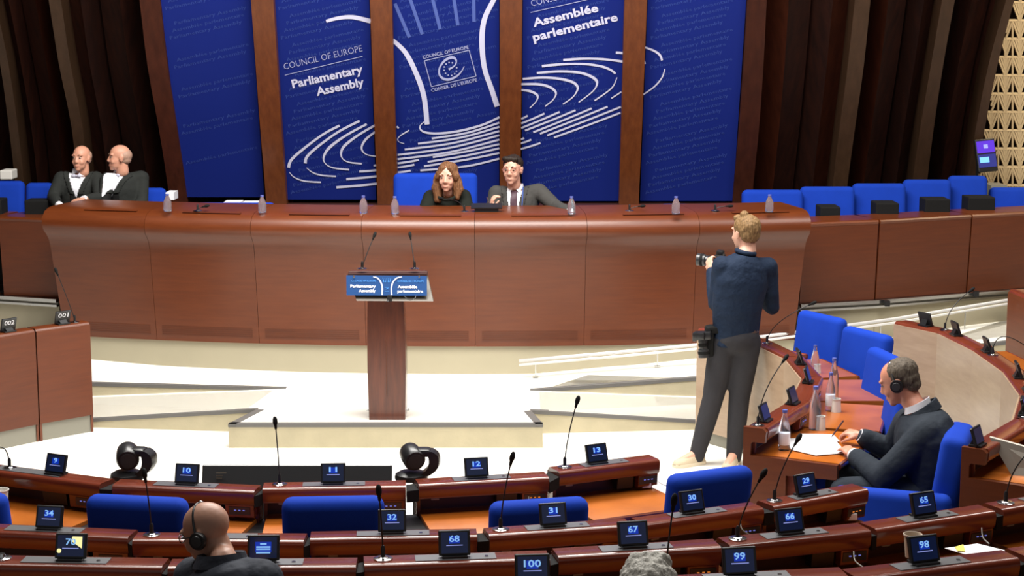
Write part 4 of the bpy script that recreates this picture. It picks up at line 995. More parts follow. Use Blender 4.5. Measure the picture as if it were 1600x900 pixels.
for i, pts in enumerate((((1157, 818, 7.55), (1160, 828, 7.52), (1175, 838, 7.5)), ((1334, 862, 6.7), (1336, 876, 6.65), (1348, 886, 6.6)), ((1534, 825, 7.1), (1536, 840, 7.05), (1546, 850, 7.0)), ((826, 776, 8.75), (828, 792, 8.7), (840, 802, 8.6)))):
    m = MB(); m.tube(catmull([at(u, v, Y-.0) for u, v, Y in pts], 5), .0028); tag(m.build('thin_cable', 'board_grey'), ('thin pale cable hanging left of screen 66', 'thin pale cable hanging left of the beige paper cup', 'thin pale cable hanging beside the sheet with the yellow note', 'thin pale cable on the orange worktop behind screen 31')[i], 'cable', 'thin cables')
for u0, u1, v, lb in ((262, 275, 305, 'white paper standing beside the leftmost banner'), (352, 378, 316, 'papers on the ledge below the leftmost banner'), (380, 410, 317, 'second stack of papers on the ledge below the leftmost banner')):
    a = at(u0, v, 16.6); b = at(u1, v, 16.6); m = MB(); m.box((a+b)/2, (b.x-a.x, .2, .02 if v > 310 else .07)); tag(m.build('paper_stack', 'paper'), lb, 'paper')
a = at(4, 272, 17.4); b = at(23, 272, 17.4); m = MB(); m.box((a+b)/2, (b.x-a.x, .2, .09), None, .01); tag(m.build('white_box', 'cup_white'), 'white box on the ledge at the far left', 'box')
# laptop
lp = thing('laptop', 'open laptop seen from behind its grey lid at the right edge', 'laptop', gz(1590, 742, .765))
Pq = [at(1546, 683, 9.43), at(1622, 704, 9.36), at(1645, 752, 9.26), at(1580, 742, 9.34)]
m = MB(); m.prism(Pq, V((.008, .010, .004))); m.build('lid', 'laptop', lp)
m = MB(); m.prism([Pq[3], Pq[2], Pq[2]+V((.16, -.10, 0)), Pq[3]+V((.16, -.10, 0))], (0, 0, -.014)); m.build('keyboard_base', 'dark_plastic', lp)
# dais items
tr = thing('presidium_console', 'black console screen on the presidium between the woman and the man', 'console', gz(760, 332, 1.548))
q = gz(760, 333, 1.548)+V((0, .12, 0)); m = MB(); m.box(q+V((0, 0, .045)), (.26, .12, .012), Matrix.Rotation(R(12), 3, 'X')); m.build('screen_edge', 'black', tr)
m = MB(); m.box(q+V((0, 0, .02)), (.2, .08, .04)); m.build('foot', 'dark_plastic', tr)
q = gz(725, 333, 1.548)+V((0, .1, 0)); mic(q, at(690, 310, 15.25), 'curved black microphone in front of the seated woman', .25, None)
for u, hu, lb in ((305, 322, 'short black microphone lying low near the papers'), (985, 1003, 'short black microphone right of the seated man'), (1120, 1140, 'short black microphone near the right of the presidium')):
    q = gz(u, 332, 1.548)+V((0, .12, 0)); mic(q, at(hu, 322, q.y), lb, .3, 'low presidium microphones')
# ================================================================ PEOPLE
def hframe(c, f, up=(0, 0, 1), s=1.0):
    f = V(f).normalized(); up = V(up); x = f.cross(up).normalized(); u = x.cross(f)
    Mx = Matrix((x, f, u)).transposed().to_4x4()@Matrix.Scale(s, 4); Mx.translation = V(c); return Mx
def head_shapes(m, H, female=False, jaw=1.0):
    m.ell((0, -.012, .032), (.076, .096, .084), H, 3); m.ell((0, .03, -.02), (.064, .062, .085), H, 3)
    m.ell((0, .035, -.062), (.056*jaw, .052, .052), H, 3); m.ell((0, .066, -.100), (.026*jaw, .022, .020), H, 2)
    for s in (-1, 1):
        m.ell((s*.036, .062, -.035), (.024, .024, .026), H, 2)            # cheeks
        m.ell((s*.034, .077, .030), (.026, .014, .010), H, 2)             # brow
        m.ell((s*.076, -.008, -.008), (.010, .021, .033), H, 2); m.ell((s*.080, -.016, .008), (.008, .016, .018), H, 2)   # ears
        m.ell((s*.010, .094, -.033), (.010, .011, .009), H, 2)            # nostrils
    w_ = H.to_scale()[0]
    m.cap((0, .084, .016), (0, .102, -.028), .0080*w_, .0110*w_, H)
    m.ell((0, .083, -.066), (.023, .011, .007), H, 2); m.ell((0, .082, -.078), (.019, .011, .008), H, 2)
    m.cap((0, -.022, -.03), (0, -.03, -.13), .056*w_*(.86 if female else 1), .058*w_*(.86 if female else 1), H)
def face_parts(root, H, brow='hair_dark', lips='lip_red', eyes=True):
    if not eyes: return
    s0 = H.to_scale()[0]
    for s in (-1, 1):
        m = MB(); m.ell((s*.031, .0762, .006), (.0125, .0105, .0060), H, 2); e = m.build('eye', 'eye_white', root, smooth=180)
        m = MB(); m.ell((s*.031, .0845, .006), (.0068, .0035, .0058), H, 2); m.build('iris', 'eye_dark', e, smooth=180)
        m = MB(); m.tube([H@V((s*(.016+.0085*k), .0905-.003*k, .027+(.004, .007, .007, .003)[k])) for k in range(4)], [.0030*s0, .0042*s0, .0038*s0, .002*s0], 6); m.build('eyebrow', brow, root, smooth=180)
    m = MB(); m.tube([H@V((x, .0935-abs(x)*.35, -.0715)) for x in (-.022, -.01, 0, .01, .022)], [.0015*s0, .0030*s0, .0034*s0, .0030*s0, .0015*s0], 8); m.build('lips', lips, root, smooth=180)
def hand(m, wr, d, nrm, s=1.0, curl=.5, thumb=1):
    """d: towards the fingers; nrm: back of the hand; thumb: side sign along d x nrm"""
    wr = V(wr); d = V(d).normalized(); nrm = V(nrm); nrm = (nrm-d*nrm.dot(d)).normalized(); sd = d.cross(nrm)*thumb
    F = Matrix((sd, d, nrm)).transposed().to_4x4(); F.translation = wr
    m.ell(V((0, .045, 0))*s, (.040*s, .050*s, .016*s), F, 2); m.cap(V((0, -.02, 0))*s, V((0, .03, 0))*s, .026*s, .024*s, F)
    for k, (x, L) in enumerate(((.028, .068), (.010, .076), (-.009, .070), (-.027, .056))):
        a = V((x, .082, 0))*s; t = .25+curl*.5; b = a+V((0, math.cos(t), -math.sin(t)))*L*.55*s; t2 = t+curl*1.3; c = b+V((0, math.cos(t2), -math.sin(t2)))*L*.5*s
        m.cap(V((x*.8, .05, 0))*s, a, .0095*s, .0092*s, F, 1); m.cap(a, b, .0092*s, .0082*s, F, 1); m.cap(b, c, .0082*s, .0068*s, F, 1)
    a = V((.030, .025, -.004))*s; b = a+V((.026, .032, -.012))*s; c = b+V((.004, .030, -.012-.012*curl))*s
    m.cap(a, b, .0125*s, .0105*s, F, 1); m.cap(b, c, .0105*s, .008*s, F, 1)
def torso(m, pel, chest, neck, side, k=1.0, grow=0.0, female=False, fl=1.0):
    pel, chest, neck = V(pel), V(chest), V(neck); side = V(side).normalized(); P = catmull([pel-(chest-pel)*.12, pel, chest, neck], 6); n = len(P)
    prof = [(0, .13, .10), (.12, .165, .118), (.25, .165*fl, .118), (.42, .148, .108), (.60, .165, .118), (.78, .182, .120), (.90, .150, .098), (1.0, .062, .062)]
    rings = []
    for i, p in enumerate(P):
        t = i/(n-1); j = max(q for q in range(len(prof)-1) if prof[q][0] <= t); a, b = prof[j], prof[j+1]; s = min(1, (t-a[0])/(b[0]-a[0]))
        rx = (lerp(a[1], b[1], s)*(.9 if female else 1)+grow)*k; ry = (lerp(a[2], b[2], s)*(.92 if female else 1)+grow)*k
        d = (P[min(i+1, n-1)]-P[max(i-1, 0)]).normalized(); x = (side-d*side.dot(d)).normalized(); y = d.cross(x)
        rings.append([p+x*rx*math.cos(2*math.pi*q/24)+y*ry*math.sin(2*math.pi*q/24) for q in range(24)])
    m.loft(rings)
def limb(m, pts, rs):
    for i in range(len(pts)-1): m.cap(pts[i], pts[i+1], rs[i], rs[i+1])
def arms(m, J, g=0.0, k=1.0, upto=1.0, only=None):
    for s in 'LR':
        if only and s not in only: continue
        sh, el, wr = V(J['sh'+s]), V(J['el'+s]), V(J['wr'+s])
        we = el.lerp(wr, upto)
        m.cap(V(J['chest']).lerp(V(J['neck']), .62), sh, (.070+g)*k, (.058+g)*k)
        limb(m, [sh, sh.lerp(el, .5), el, el.lerp(we, .5), we], [(.058+g)*k, (.050+g)*k, (.043+g)*k, (.039+g)*k, (.029+g*1.1)*k])
def legs(m, J, g=0.0, k=1.0, upto=1.0):
    for s in 'LR':
        hp, kn, an = V(J['hip'+s]), V(J['kn'+s]), V(J['an'+s]); ae = kn.lerp(an, upto)
        limb(m, [hp, hp.lerp(kn, .5), kn, kn.lerp(ae, .35), ae], [(.092+g)*k, (.078+g)*k, (.060+g)*k, (.056+g)*k, (.038+g*1.1)*k])
def carve(obj, O, fwd, up, regions, root):
    fwd = V(fwd).normalized(); up = V(up); x = fwd.cross(up).normalized(); up = x.cross(fwd); off = world_loc(obj); O = V(O)
    b = bmesh.new(); b.from_mesh(obj.data); b.faces.ensure_lookup_table(); b.normal_update()
    own = []
    for f_ in b.faces:
        p = f_.calc_center_median()+off-O; q = (p.dot(x), p.dot(fwd), p.dot(up)); r_ = -1
        if f_.normal.dot(fwd) > -.25 or q[1] > .05:
            for i, (nm, mt, pr, push) in enumerate(regions):
                if pr(*q): r_ = i; break
        own.append(r_)
    out = []
    for i, (nm, mt, pr, push) in enumerate(regions):
        idx = {k for k, r_ in enumerate(own) if r_ == i}
        if not idx: continue
        b2 = b.copy(); b2.faces.ensure_lookup_table(); bmesh.ops.delete(b2, geom=[f_ for f_ in b2.faces if f_.index not in idx], context='FACES')
        for v_ in b2.verts: v_.co += v_.normal*push
        me = bpy.data.meshes.new(nm); b2.to_mesh(me); b2.free(); me.transform(Matrix.Translation(off-world_loc(root))); me.materials.append(M[mt])
        me.polygons.foreach_set('use_smooth', [True]*len(me.polygons))
        o = bpy.data.objects.new(nm, me); COL.objects.link(o); o.parent = root; out.append(o)
        sd = o.modifiers.new('s', 'SOLIDIFY'); sd.thickness = .004; sd.offset = -1
    bmesh.ops.delete(b, geom=[f_ for k, f_ in enumerate(b.faces) if own[k] >= 0], context='FACES'); b.to_mesh(obj.data); b.free()
    return out
def V_regions(depth=.26, w0=.075, lap='suit_dark', vest=None, tie=None, low=0):
    R_ = []
    if tie: R_.append(('tie', tie, lambda x, y, z: y > 0 and abs(x) < .022+.012*max(0, -z)/.3 and -.40 < z < -.0, .010))
    R_.append(('shirt', 'white_cloth', lambda x, y, z: y > -.02 and z < .06 and z > -depth and abs(x) < w0*(1+z/depth)+.006, -.004))
    if vest: R_.append(('waistcoat', vest, lambda x, y, z: y > .06 and -depth-.14 < z <= -depth+.03 and abs(x) < .055, -.003))
    R_.append(('lapel', lap, lambda x, y, z: y > -.02 and z < .03 and z > -depth-.06 and abs(x) < max(.0, w0*(1+z/depth))+.045, .006))
    return R_
def joints(**k): return {a: (at(*b) if len(b) == 3 else V(b)) for a, b in k.items()}
def person(label, J, head, fwd, s=1.0, garment='suit_dark', skin='skin', up=(0, 0, 1), female=False, legs_m=None, hands=True, vox=.0075, gk=1.0, body_f=(0, -1, 0), cuff=True, handspec=None, sleeve=.96, fl=1.0, trousers='suit_dark', base=None, eyes=True, brow='hair_dark', jaw=1.0, soles=True, gv=.0095, tl=1.0):
    H = hframe(head, fwd, up, s); J = dict(J)
    side = (V(J['shR'])-V(J['shL'])); base = V(base) if base is not None else V(((J['anL'].x+J['anR'].x)/2, (J['anL'].y+J['anR'].y)/2, min(J['anL'].z, J['anR'].z)-.08))
    t = thing('person', label, 'person', base)
    m = MB(); head_shapes(m, H, female, jaw); torso(m, J['pel'], J['chest'], J['neck'], side, s*gk*.93, female=female); arms(m, J, -.006, s*gk); legs(m, J, -.008, s)
    m.cap(H@V((0, -.03, -.10)), J['neck'], .052*s*(.88 if female else 1), .060*s); 
    for q in 'LR':
        if handspec and q in handspec: d, nr, cu, th = handspec[q]
        else: d = V(J['wr'+q])-V(J['el'+q]); nr = (0, 0, 1); cu = .5; th = 1 if q == 'R' else -1
        hand(m, J['wr'+q], d, nr, s, cu, th)
        if 'to'+q in J: m.cap(J['an'+q], J['to'+q], .035, .03)
    m.build('body', skin, t, bake=(vox, 3)); 
    m = MB(); torso(m, J['pel'], J['chest'], J['neck'], side, s*gk, .020, female, fl); arms(m, J, .014, s*gk, sleeve-.09 if cuff else sleeve)
    g = m.build('jacket' if 'suit' in garment else 'top', garment, t, bake=(gv, 4, .004, 9))
    m = MB(); legs(m, J, .016, s, tl); m.ell(J['pel'], (.17*s, .15*s, .12*s)); tr_ = m.build('trousers', trousers, t, bake=(.013, 4))
    face_parts(t, H, brow, eyes=eyes)
    if cuff:
        for q in 'LR':
            wr, el = V(J['wr'+q]), V(J['el'+q]); d = (wr-el).normalized(); m = MB(); m.tube([wr-d*.06, wr-d*.02, wr+d*.012], [.037*s, .038*s, .036*s], 14); m.build('cuff', 'white_cloth', t, smooth=60)
    for q in 'LR':
        if 'to'+q in J and soles:
            shoe(t, J['an'+q], J['to'+q])
    return t, H, g, J
def shoe(t, an, to, mt='black', sole='black', k=1.0):
    an = V(an); to = V(to); z0 = to.z-.035
    d = to-an; d.z = 0; d.normalize(); x = V((d.y, -d.x, 0)); m = MB(); rings = []
    for p, w_, h in ((-.055, .02, .05), (-.045, .035, .085), (.0, .038, .095), (.05, .040, .080), (.10, .045, .058), (.15, .046, .046), (.19, .036, .036), (.205, .018, .022)):
        c = V((an.x, an.y, z0+.02))+d*p*k; rings.append([c+x*w_*math.cos(a)+V((0, 0, h*max(0, math.sin(a)) if math.sin(a) > 0 else -.002)) for a in [2*math.pi*i/16 for i in range(16)]])
    m.loft(rings); s = m.build('shoe', mt, t, smooth=60)
    m = MB(); rr = []
    for p, w_ in ((-.06, .022), (-.04, .040), (.02, .040), (.10, .048), (.16, .048), (.205, .026)):
        c = V((an.x, an.y, z0))+d*p*k; rr.append([c+x*w_, c+x*w_+V((0, 0, .024)), c-x*w_+V((0, 0, .024)), c-x*w_])
    m.loft(rr); m.build('sole', sole, s, smooth=30)
def headset(H, t_label, side=-1, s=1.0):
    t = thing('headphones', t_label, 'headphones', H@V((0, 0, 0)))
    m = MB(); pts = [H@V((.088*math.cos(a)*1.0, -.005, .0+.128*math.sin(a)-.012)) for a in [R(4+172*i/20) for i in range(21)]]
    m.tube(pts, .0045*s, 8); m.build('headband', 'dark_plastic', t, smooth=180)
    m = MB(); m.tube([H@V((.0905*math.cos(a)*side*-1 if 0 else side*.0905*math.cos(a), -.005, .131*math.sin(a)-.012)) for a in (R(62), R(70), R(78))], .007*s); m.build('band_clip', 'chrome', t, smooth=180)
    for q in (-1, 1):
        F = H@Matrix.Translation((q*.088, -.006, -.014))@Matrix.Rotation(R(90)*q, 4, 'Y')
        m = MB(); m.lathe([(0, -.014), (.034, -.012), (.036, 0), (.033, .009), (.0, .010)], (0, 0, 0), 24); m.v = [F@p for p in m.v]; e = m.build('ear_cup', 'black', t, smooth=40)
        m = MB(); m.lathe([(.0, .010), (.023, .011), (.021, .0145), (0, .015)], (0, 0, 0), 24); m.v = [F@p for p in m.v]; m.build('ear_cover', 'dark_plastic', e, smooth=40)
    return t
def hair(t, H, shapes, mt, noise_=.003, vox=.006, ns=(60, 60, 22)):
    m = MB()
    for sh in shapes:
        if len(sh) == 2: m.ell(sh[0], sh[1], H, 3)
        else: m.cap(sh[0], sh[1], sh[2]*H.to_scale()[0], sh[3]*H.to_scale()[0], H)
    return m.build('hair', mt, t, bake=(vox, 2, noise_, ns))
SEAT = dict(hipd=.42)
# ---- woman
J = joints(pel=(699, 372, 15.6), chest=(698, 333, 15.5), neck=(699, 307, 15.45), shR=(673, 309, 15.45), shL=(724, 308, 15.45), elR=(662, 336, 15.3), elL=(733, 336, 15.3), wrR=(686, 334, 15.12), wrL=(712, 334, 15.12),
           hipR=(688, 375, 15.55), hipL=(711, 375, 15.55), knR=(686, 374, 15.15), knL=(712, 374, 15.15), anR=(686, 430, 15.2), anL=(712, 430, 15.2))
for a, b in (('hipR', 1.27), ('hipL', 1.27), ('knR', 1.29), ('knL', 1.29), ('anR', .84), ('anL', .84)): J[a].z = b
J['pel'].z = 1.28
t, H, g, J = person('seated woman with shoulder-length light brown hair and dark green-black top', J, at(699, 277, 15.36), (-.16, -1, -.04), 1.0, 'knit_black', 'skin_pale', female=True, cuff=False, trousers='knit_black', brow='hair_brown', jaw=.92)
hair(t, H, [((0, -.03, .045), (.090, .098, .088)), ((-.074, 0, .02), (-.098, .01, -.10), .034, .046), ((-.098, .01, -.10), (-.088, .03, -.165), .046, .028), ((.074, 0, .02), (.096, .005, -.10), .034, .046),
            ((.096, .005, -.10), (.082, .02, -.19), .046, .034), ((0, -.06, .0), (0, -.075, -.15), .08, .075), ((-.035, .058, .088), (-.078, .042, .0), .022, .024), ((.03, .058, .090), (.078, .042, .0), .022, .024)], 'hair_brown', .009, .006, (46, 46, 7))
m = MB(); m.tube([g_ for g_ in [H@V((.075*math.sin(a), .02+.055*math.cos(a), -.155-.03*math.cos(a))) for a in [R(-120+24*i) for i in range(11)]]], .013, 8); m.build('collar', 'knit_black', t, smooth=180)
# ---- man beside her
J = joints(pel=(805, 372, 15.6), chest=(806, 332, 15.5), neck=(806, 297, 15.48), shR=(776, 302, 15.42), shL=(842, 299, 15.52), elR=(768, 336, 15.35), elL=(868, 322, 15.35), wrR=(768, 327, 15.12), wrL=(892, 333, 15.05),
           hipR=(795, 375, 15.55), hipL=(817, 375, 15.55), knR=(793, 374, 15.15), knL=(819, 374, 15.15), anR=(793, 430, 15.2), anL=(819, 430, 15.2))
for a, b in (('hipR', 1.27), ('hipL', 1.27), ('knR', 1.29), ('knL', 1.29), ('anR', .84), ('anL', .84)): J[a].z = b
J['pel'].z = 1.28
t, H, g, J = person('seated young man in grey suit with dark hair, glasses and plum tie', J, at(801, 265, 15.4), (-.30, -1, -.03), 1.04, 'suit_grey', 'skin_pale', handspec={'R': ((.1, -.1, 1), (-1, -.3, 0), .8, 1)}, trousers='suit_grey')
carve(g, J['neck']+V((0, 0, .0)), (-.15, -1, .1), (0, 0, 1), V_regions(.36, .062, 'suit_grey', None, 'tie_plum'), t)
hair(t, H, [((0, -.024, .046), (.083, .098, .078)), ((-.045, .052, .090), (.045, .060, .094), .020, .026), ((0, -.06, 0), (0, -.07, -.05), .062, .05)], 'hair_dark', .004)
gl = thing('glasses', 'dark-rimmed glasses worn by the young man on the dais', 'glasses', H@V((0, .1, 0)))
m = MB()
for s_ in (-1, 1):
    m.tube([H@V((s_*.033+.023*math.cos(a), .099-.006*abs(math.cos(a)), .004+.017*math.sin(a))) for a in [2*math.pi*i/14 for i in range(15)]], .0024, 6)
    m.tube([H@V((s_*.056, .094, .008)), H@V((s_*.078, .05, .008)), H@V((s_*.082, 0, .004))], .002, 6)
m.tube([H@V((-.010, .101, .008)), H@V((.010, .101, .008))], .002, 6); m.build('frame', 'lip_red', gl, smooth=180)
m = MB(); n_ = J['neck']; Bf = hframe(n_, (-.15, -1, 0))
m.loft([[Bf@V(((.064+e)*math.cos(a), .002+(.064+e)*math.sin(a), .015+h)) for h, e in ((0, .006), (.040, 0), (.040, -.004), (0, .0))] for a in [2*math.pi*i/20 for i in range(21)]], caps=False)
for s_ in (-1, 1): m.prism([Bf@V((s_*.006, .078, .030)), Bf@V((s_*.050, .085, -.030)), Bf@V((s_*.058, .03, .045)), Bf@V((s_*.02, .06, .058))], (0, -.004, 0))
m.build('collar', 'white_cloth', t); m = MB()
m.tube(catmull([n_+V((.062, -.06, .035)), n_+V((.058, -.115, -.06)), n_+V((.045, -.14, -.17)), n_+V((.02, -.15, -.27))], 4), .0045, 6); m.build('lanyard', 'lanyard_blue', t, smooth=180)
m = MB(); p0 = at(766, 322, 15.05); m.cone(p0, p0+V((-.03, .02, .075)), .004); tag(m.build('pen', 'tie_plum'), 'dark red pen upright in the young man’s hand on the dais', 'pen')
# ---- ushers
def usher(label, J, hc, f, bf, hs=1.0, glasses=False, handspec=None):
    for a, b in (('hipR', 1.14), ('hipL', 1.14), ('knR', 1.16), ('knL', 1.16), ('anR', .70), ('anL', .70)): J[a].z = b
    J['pel'].z = 1.16
    t, H, g, J = person(label, J, hc, f, hs, 'suit_dark', 'skin', handspec=handspec, brow='hair_mixed')
    carve(g, J['neck'], bf, (0, 0, 1), V_regions(.21, .072, 'suit_dark', 'black_matt'), t)
    Bf = hframe(J['neck'], bf); m = MB()
    for s_ in (-1, 1): m.ell((s_*.026, .092, -.012), (.024, .010, .015), Bf, 2)
    m.ell((0, .096, -.012), (.009, .009, .010), Bf, 2); m.build('bow_tie', 'bowtie_grey', t, smooth=180)
    m = MB()
    for s_ in (-1, 1): m.prism([Bf@V((s_*.012, .085, .0)), Bf@V((s_*.060, .055, -.015)), Bf@V((s_*.062, .02, .055)), Bf@V((s_*.045, .05, .055))], (0, -.004, 0))
    m.build('collar', 'white_cloth', t)
    m = MB(); m.loft([[Bf@V(((.062+e)*math.cos(a), .002+(.062+e)*math.sin(a), .015+h)) for h, e in ((0, .006), (.042, 0), (.042, -.004), (0, .0))] for a in [2*math.pi*i/20 for i in range(21)]], caps=False); m.build('collar_band', 'white_cloth', t, smooth=50)
    hair(t, H, [((0, -.040, .018), (.082, .082, .070)), ((0, -.05, -.02), (.072, .062, .05))], 'stubble', .001, .007)
    return t, H
J = joints(pel=(122, 345, 16.55), chest=(123, 306, 16.52), neck=(125, 273, 16.5), shR=(96, 279, 16.45), shL=(151, 279, 16.52), elR=(83, 308, 16.36), elL=(156, 309, 16.34), wrR=(93, 322, 16.05), wrL=(131, 312, 16.08),
           hipR=(112, 350, 16.5), hipL=(132, 350, 16.5), knR=(74, 338, 16.15), knL=(120, 338, 16.12), anR=(74, 400, 16.2), anL=(120, 400, 16.15))
J['knR'].z = 1.3
usher('left usher in black tailcoat and white bow tie, facing forward with hands resting', J, at(127, 247, 16.45), (-.30, -1, .02), (-.12, -1, .12), .98, handspec={'L': ((-1, -.25, -.18), (0, -.6, 1), .5, 1), 'R': ((.8, -.6, -.3), (0, -.5, 1), .6, 1)})
J = joints(pel=(195, 348, 16.6), chest=(194, 308, 16.56), neck=(190, 272, 16.54), shR=(169, 281, 16.44), shL=(221, 278, 16.60), elR=(162, 316, 16.3), elL=(222, 316, 16.5), wrR=(166, 345, 16.1), wrL=(195, 340, 16.2),
           hipR=(185, 350, 16.55), hipL=(205, 350, 16.55), knR=(178, 338, 16.15), knL=(196, 338, 16.12), anR=(178, 400, 16.2), anL=(196, 400, 16.15))
usher('right bald usher in black tailcoat and white bow tie, turned in profile to the left', J, at(186, 246, 16.48), (-1, -.42, .02), (-.42, -.9, .1), 1.0)
# ---- photographer
J = joints(pel=(1149, 528, 12.5), chest=(1154, 462, 12.46), neck=(1165, 398, 12.46), shL=(1128, 415, 12.42), shR=(1200, 417, 12.52), elL=(1118, 474, 12.50), elR=(1206, 480, 12.60), wrL=(1112, 424, 12.72), wrR=(1160, 440, 12.85),
           hipL=(1131, 535, 12.5), hipR=(1166, 535, 12.5), knL=(1114, 622, 12.5), knR=(1155, 622, 12.5), anL=(1090, 708, 12.5), anR=(1147, 710, 12.48), toL=(1062, 722, 12.42), toR=(1137, 722, 12.32))
for q in 'LR': J['an'+q].z = .085; J['to'+q].z = .036
t, H, g, J = person('standing photographer seen from behind, navy shirt, grey trousers, ginger hair', J, at(1164, 364, 12.52), (-.55, .83, -.04), 1.02, 'shirt_navy', 'skin_pale', gk=.98, cuff=False, trousers='trouser_grey', base=(at(1149, 700, 12.5).x, 12.5, 0), brow='hair_ginger', vox=.0075,
                    handspec={'L': ((-.2, .5, .9), (-.8, -.5, .2), .9, -1), 'R': ((-1, .2, .2), (0, -.3, 1), .9, 1)}, soles=False, fl=.92, tl=1.08)
hair(t, H, [((0, -.028, .044), (.088, .102, .088)), ((0, -.055, -.005), (.076, .062, .065)), ((.02, .03, .115), (-.02, -.02, .128), .03, .03), ((-.03, .05, .10), (.04, .05, .105), .025, .025)], 'hair_ginger', .006, .0055, (60, 60, 24))
m = MB(); n_ = J['neck']; m.tube([n_+V((.062*math.cos(a), .062*math.sin(a), .018+.012*math.sin(a-1.5))) for a in [2*math.pi*i/20 for i in range(21)]], .017, 8); m.build('collar', 'shirt_navy', t, smooth=180)
m = MB(); p_ = at(1148, 514, 12.5); m.loft([[V((p_.x+(.166+e)*math.cos(a), 12.5+(.122+e)*math.sin(a), p_.z+h)) for h, e in ((-.016, 0), (-.016, .006), (.016, .006), (.016, 0))] for a in [2*math.pi*i/28 for i in range(29)]], caps=False); m.build('belt', 'leather', t, smooth=40)
for q in 'LR': shoe(t, J['an'+q], J['to'+q], 'shoe_beige', 'sole', 1.0)
def camera(c, f, s, label, up=(0, 0, 1)):
    F = hframe(c, f, up, s); t = thing('photo_camera', label, 'camera', c, 'photographer’s cameras')
    m = MB(); m.box((0, 0, 0), (.14, .06, .10), None, .012); m.box((0, -.003, .06), (.055, .055, .04), None, .01); m.box((.058, .02, -.01), (.034, .04, .09), None, .01); m.v = [F@p for p in m.v]; m.build('camera_body', 'black', t, smooth=40)
    m = MB(); m.lathe([(.036, .02), (.038, .05), (.034, .052), (.034, .10), (.042, .105), (.044, .165), (.038, .165), (.036, .15), (0, .15)], (0, 0, 0), 24); m.v = [F@V((p.x, p.z, p.y-.005)) for p in m.v]; l = m.build('lens', 'dark_plastic', t, smooth=30)
    for y in (.062, .12): 
        m = MB(); m.lathe([(.0385 if y < .1 else .0455, y), (.0395 if y < .1 else .0465, y+.004), (.0385 if y < .1 else .0455, y+.02)], (0, 0, 0), 24); m.v = [F@V((p.x, p.z, p.y-.005)) for p in m.v]; m.build('zoom_ring', 'black_matt', l, smooth=30)
    return t
camera(at(1124, 408, 12.84), (-.93, .35, .06), 1.0, 'black camera held up by the photographer, its lens pointing left')
camera(at(1098, 524, 12.42), (.08, -.05, -1), .95, 'black camera hanging lens down at the photographer’s left hip', up=(-.3, -1, 0))
m = MB(); q = at(1108, 533, 12.46); m.box(q, (.06, .12, .22), None, .02); m.box(at(1116, 514, 12.46), (.08, .12, .05), None, .01); tag(m.build('camera_holster', 'black_matt', smooth=40), 'black holster pouch at the photographer’s left hip', 'holster')
# ---- man with headphones at the right
J = joints(pel=(1446, 760, 9.85), chest=(1452, 705, 9.83), neck=(1434, 642, 9.85), shL=(1450, 676, 9.68), shR=(1420, 660, 10.12), elL=(1378, 746, 9.70), elR=(1394, 706, 10.25), wrL=(1334, 711, 9.95), wrR=(1345, 681, 10.25),
           hipL=(1440, 765, 9.75), hipR=(1430, 755, 9.97), knL=(1318, 768, 9.80), knR=(1312, 752, 10.1), anL=(1300, 860, 9.85), anR=(1296, 840, 10.15))
for q in 'LR': J['hip'+q].z = .55; J['an'+q].z = .09
J['pel'].z = .57; J['knL'].z = .55; J['knR'].z = .55
hdL = (at(1308, 688, 10.12)-J['wrL']); hdR = (at(1304, 668, 10.36)-J['wrR'])
t, H, g, J = person('man with headphones in dark suit writing at the right-wing desk', J, at(1403, 596, 9.93), (-.84, .36, -.40), 1.06, 'suit_charcoal', 'skin_red', handspec={'L': (hdL, (-.1, -.4, 1), .35, 1), 'R': (hdR, (-.2, -.2, 1), .8, -1)}, brow='hair_mixed', trousers='suit_charcoal', gk=1.20, fl=1.0)
hair(t, H, [((0, -.034, .042), (.085, .094, .080)), ((0, -.055, .0), (.078, .066, .060)), ((0, -.07, -.04), (.060, .045, .04))], 'hair_mixed', .003)
m = MB(); n_ = J['neck']; Bf = hframe(n_, (-.9, .3, -.1)); m.loft([[Bf@V(((.066+e)*math.cos(a), .0+(.070+e)*math.sin(a), .012+h-.028*math.sin(a))) for h, e in ((0, .006), (.040, 0), (.040, -.004), (0, .0))] for a in [2*math.pi*i/24 for i in range(25)]], caps=False); m.build('collar', 'white_cloth', t, smooth=50)
m = MB(); m.loft([[Bf@V(((.092+e)*math.cos(a), -.012+(.092+e)*math.sin(a), -.030+h-.05*math.sin(a))) for h, e in ((0, .03), (.052, .004), (.048, -.010), (0, .0))] for a in [2*math.pi*i/24 for i in range(25)]], caps=False); m.build('jacket_collar', 'suit_charcoal', t, smooth=60)
headset(H, 'headphones with black ear cups worn by the writing man')
p0 = at(1299, 683, 10.26); p1 = at(1318, 657, 10.28); m = MB(); m.cone(p0, p0.lerp(p1, .12), .001, .0045); m.cone(p0.lerp(p1, .12), p1, .0045, .005); tag(m.build('pen', 'tie_plum', smooth=40), 'dark pen in the writing man’s hand', 'pen')
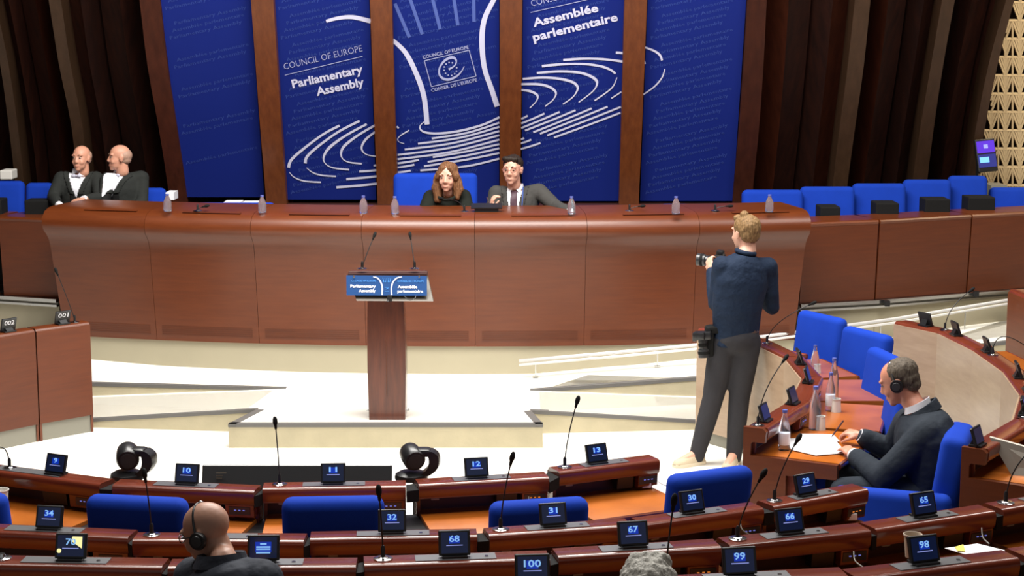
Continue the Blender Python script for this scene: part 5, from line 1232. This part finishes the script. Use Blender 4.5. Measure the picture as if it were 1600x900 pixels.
# ---- bald man from behind
J = joints(pel=(372, 1040, 6.15), chest=(362, 955, 6.16), neck=(349, 877, 6.20), shL=(302, 900, 6.36), shR=(412, 906, 6.08), elL=(288, 990, 6.40), elR=(440, 1000, 6.1), wrL=(300, 960, 6.6), wrR=(400, 990, 6.5),
           hipL=(350, 1050, 6.2), hipR=(395, 1050, 6.15), knL=(340, 1040, 6.55), knR=(390, 1040, 6.55), anL=(340, 1200, 6.5), anR=(390, 1200, 6.5))
zz = .24
for q in 'LR': J['hip'+q].z = zz+.5; J['kn'+q].z = zz+.52; J['an'+q].z = zz+.09; J['el'+q].z = zz+.75; J['wr'+q].z = zz+.78
J['pel'].z = zz+.52; J['knL'].z = J['knR'].z = zz+.48
t, H, g, J = person('bald delegate with headphones seen from behind, turned to the left, slate jacket', J, at(322, 831, 6.28), (-.90, .30, -.34), .93, 'suit_slate', 'skin_shaved', cuff=False, vox=.006, gk=1.12, brow='hair_mixed', trousers='suit_slate', gv=.008)
m = MB()
for s_ in (-1, 1): m.tube([H@V((s_*.033+.022*math.cos(a), .097-.006*abs(math.cos(a)), .004+.016*math.sin(a))) for a in [2*math.pi*i/12 for i in range(13)]], .002, 6); m.tube([H@V((s_*.055, .092, .008)), H@V((s_*.079, .045, .008)), H@V((s_*.082, 0, .004))], .0018, 6)
tag(m.build('glasses', 'dark_plastic', smooth=180), 'thin dark glasses worn by the bald delegate', 'glasses')
m = MB(); n_ = J['neck']; Bf = hframe(n_+V((-.01, 0, 0)), (-.4, .9, -.0)); m.loft([[Bf@V(((.082+e)*math.cos(a), -.01+(.078+e)*math.sin(a), -.012+h-.018*math.sin(a))) for h, e in ((0, .022), (.045, .004), (.040, -.008), (0, .0))] for a in [2*math.pi*i/24 for i in range(25)]], caps=False); m.build('collar', 'suit_slate', t, smooth=60)
headset(H, 'headphones with a steel band worn by the bald delegate', 1)
# ---- grey-haired head at the bottom edge
J = joints(pel=(1012, 1180, 4.9), chest=(1012, 1090, 4.95), neck=(1012, 1012, 5.0), shL=(915, 1040, 5.0), shR=(1112, 1040, 5.0), elL=(880, 1130, 5.1), elR=(1140, 1130, 5.1), wrL=(960, 1100, 5.3), wrR=(1060, 1100, 5.3),
           hipL=(975, 1200, 4.95), hipR=(1050, 1200, 4.95), knL=(965, 1200, 5.35), knR=(1060, 1200, 5.35), anL=(965, 1400, 5.35), anR=(1060, 1400, 5.35))
zz = .36
for q in 'LR': J['hip'+q].z = zz+.5; J['kn'+q].z = zz+.52; J['an'+q].z = zz+.09; J['el'+q].z = zz+.75; J['wr'+q].z = zz+.80
J['pel'].z = zz+.52
t, H, g, J = person('grey-haired delegate of whom only the hair shows at the bottom edge', J, at(1012, 937, 5.08), (.05, 1, -.12), 1.0, 'suit_dark', 'skin', cuff=False, eyes=True, vox=.009, gv=.014)
hair(t, H, [((0, -.026, .046), (.090, .104, .086)), ((0, -.055, -.01), (.082, .066, .070)), ((-.03, 0, .10), (.04, .02, .105), .04, .035)], 'hair_white', .009, .006, (40, 40, 20))
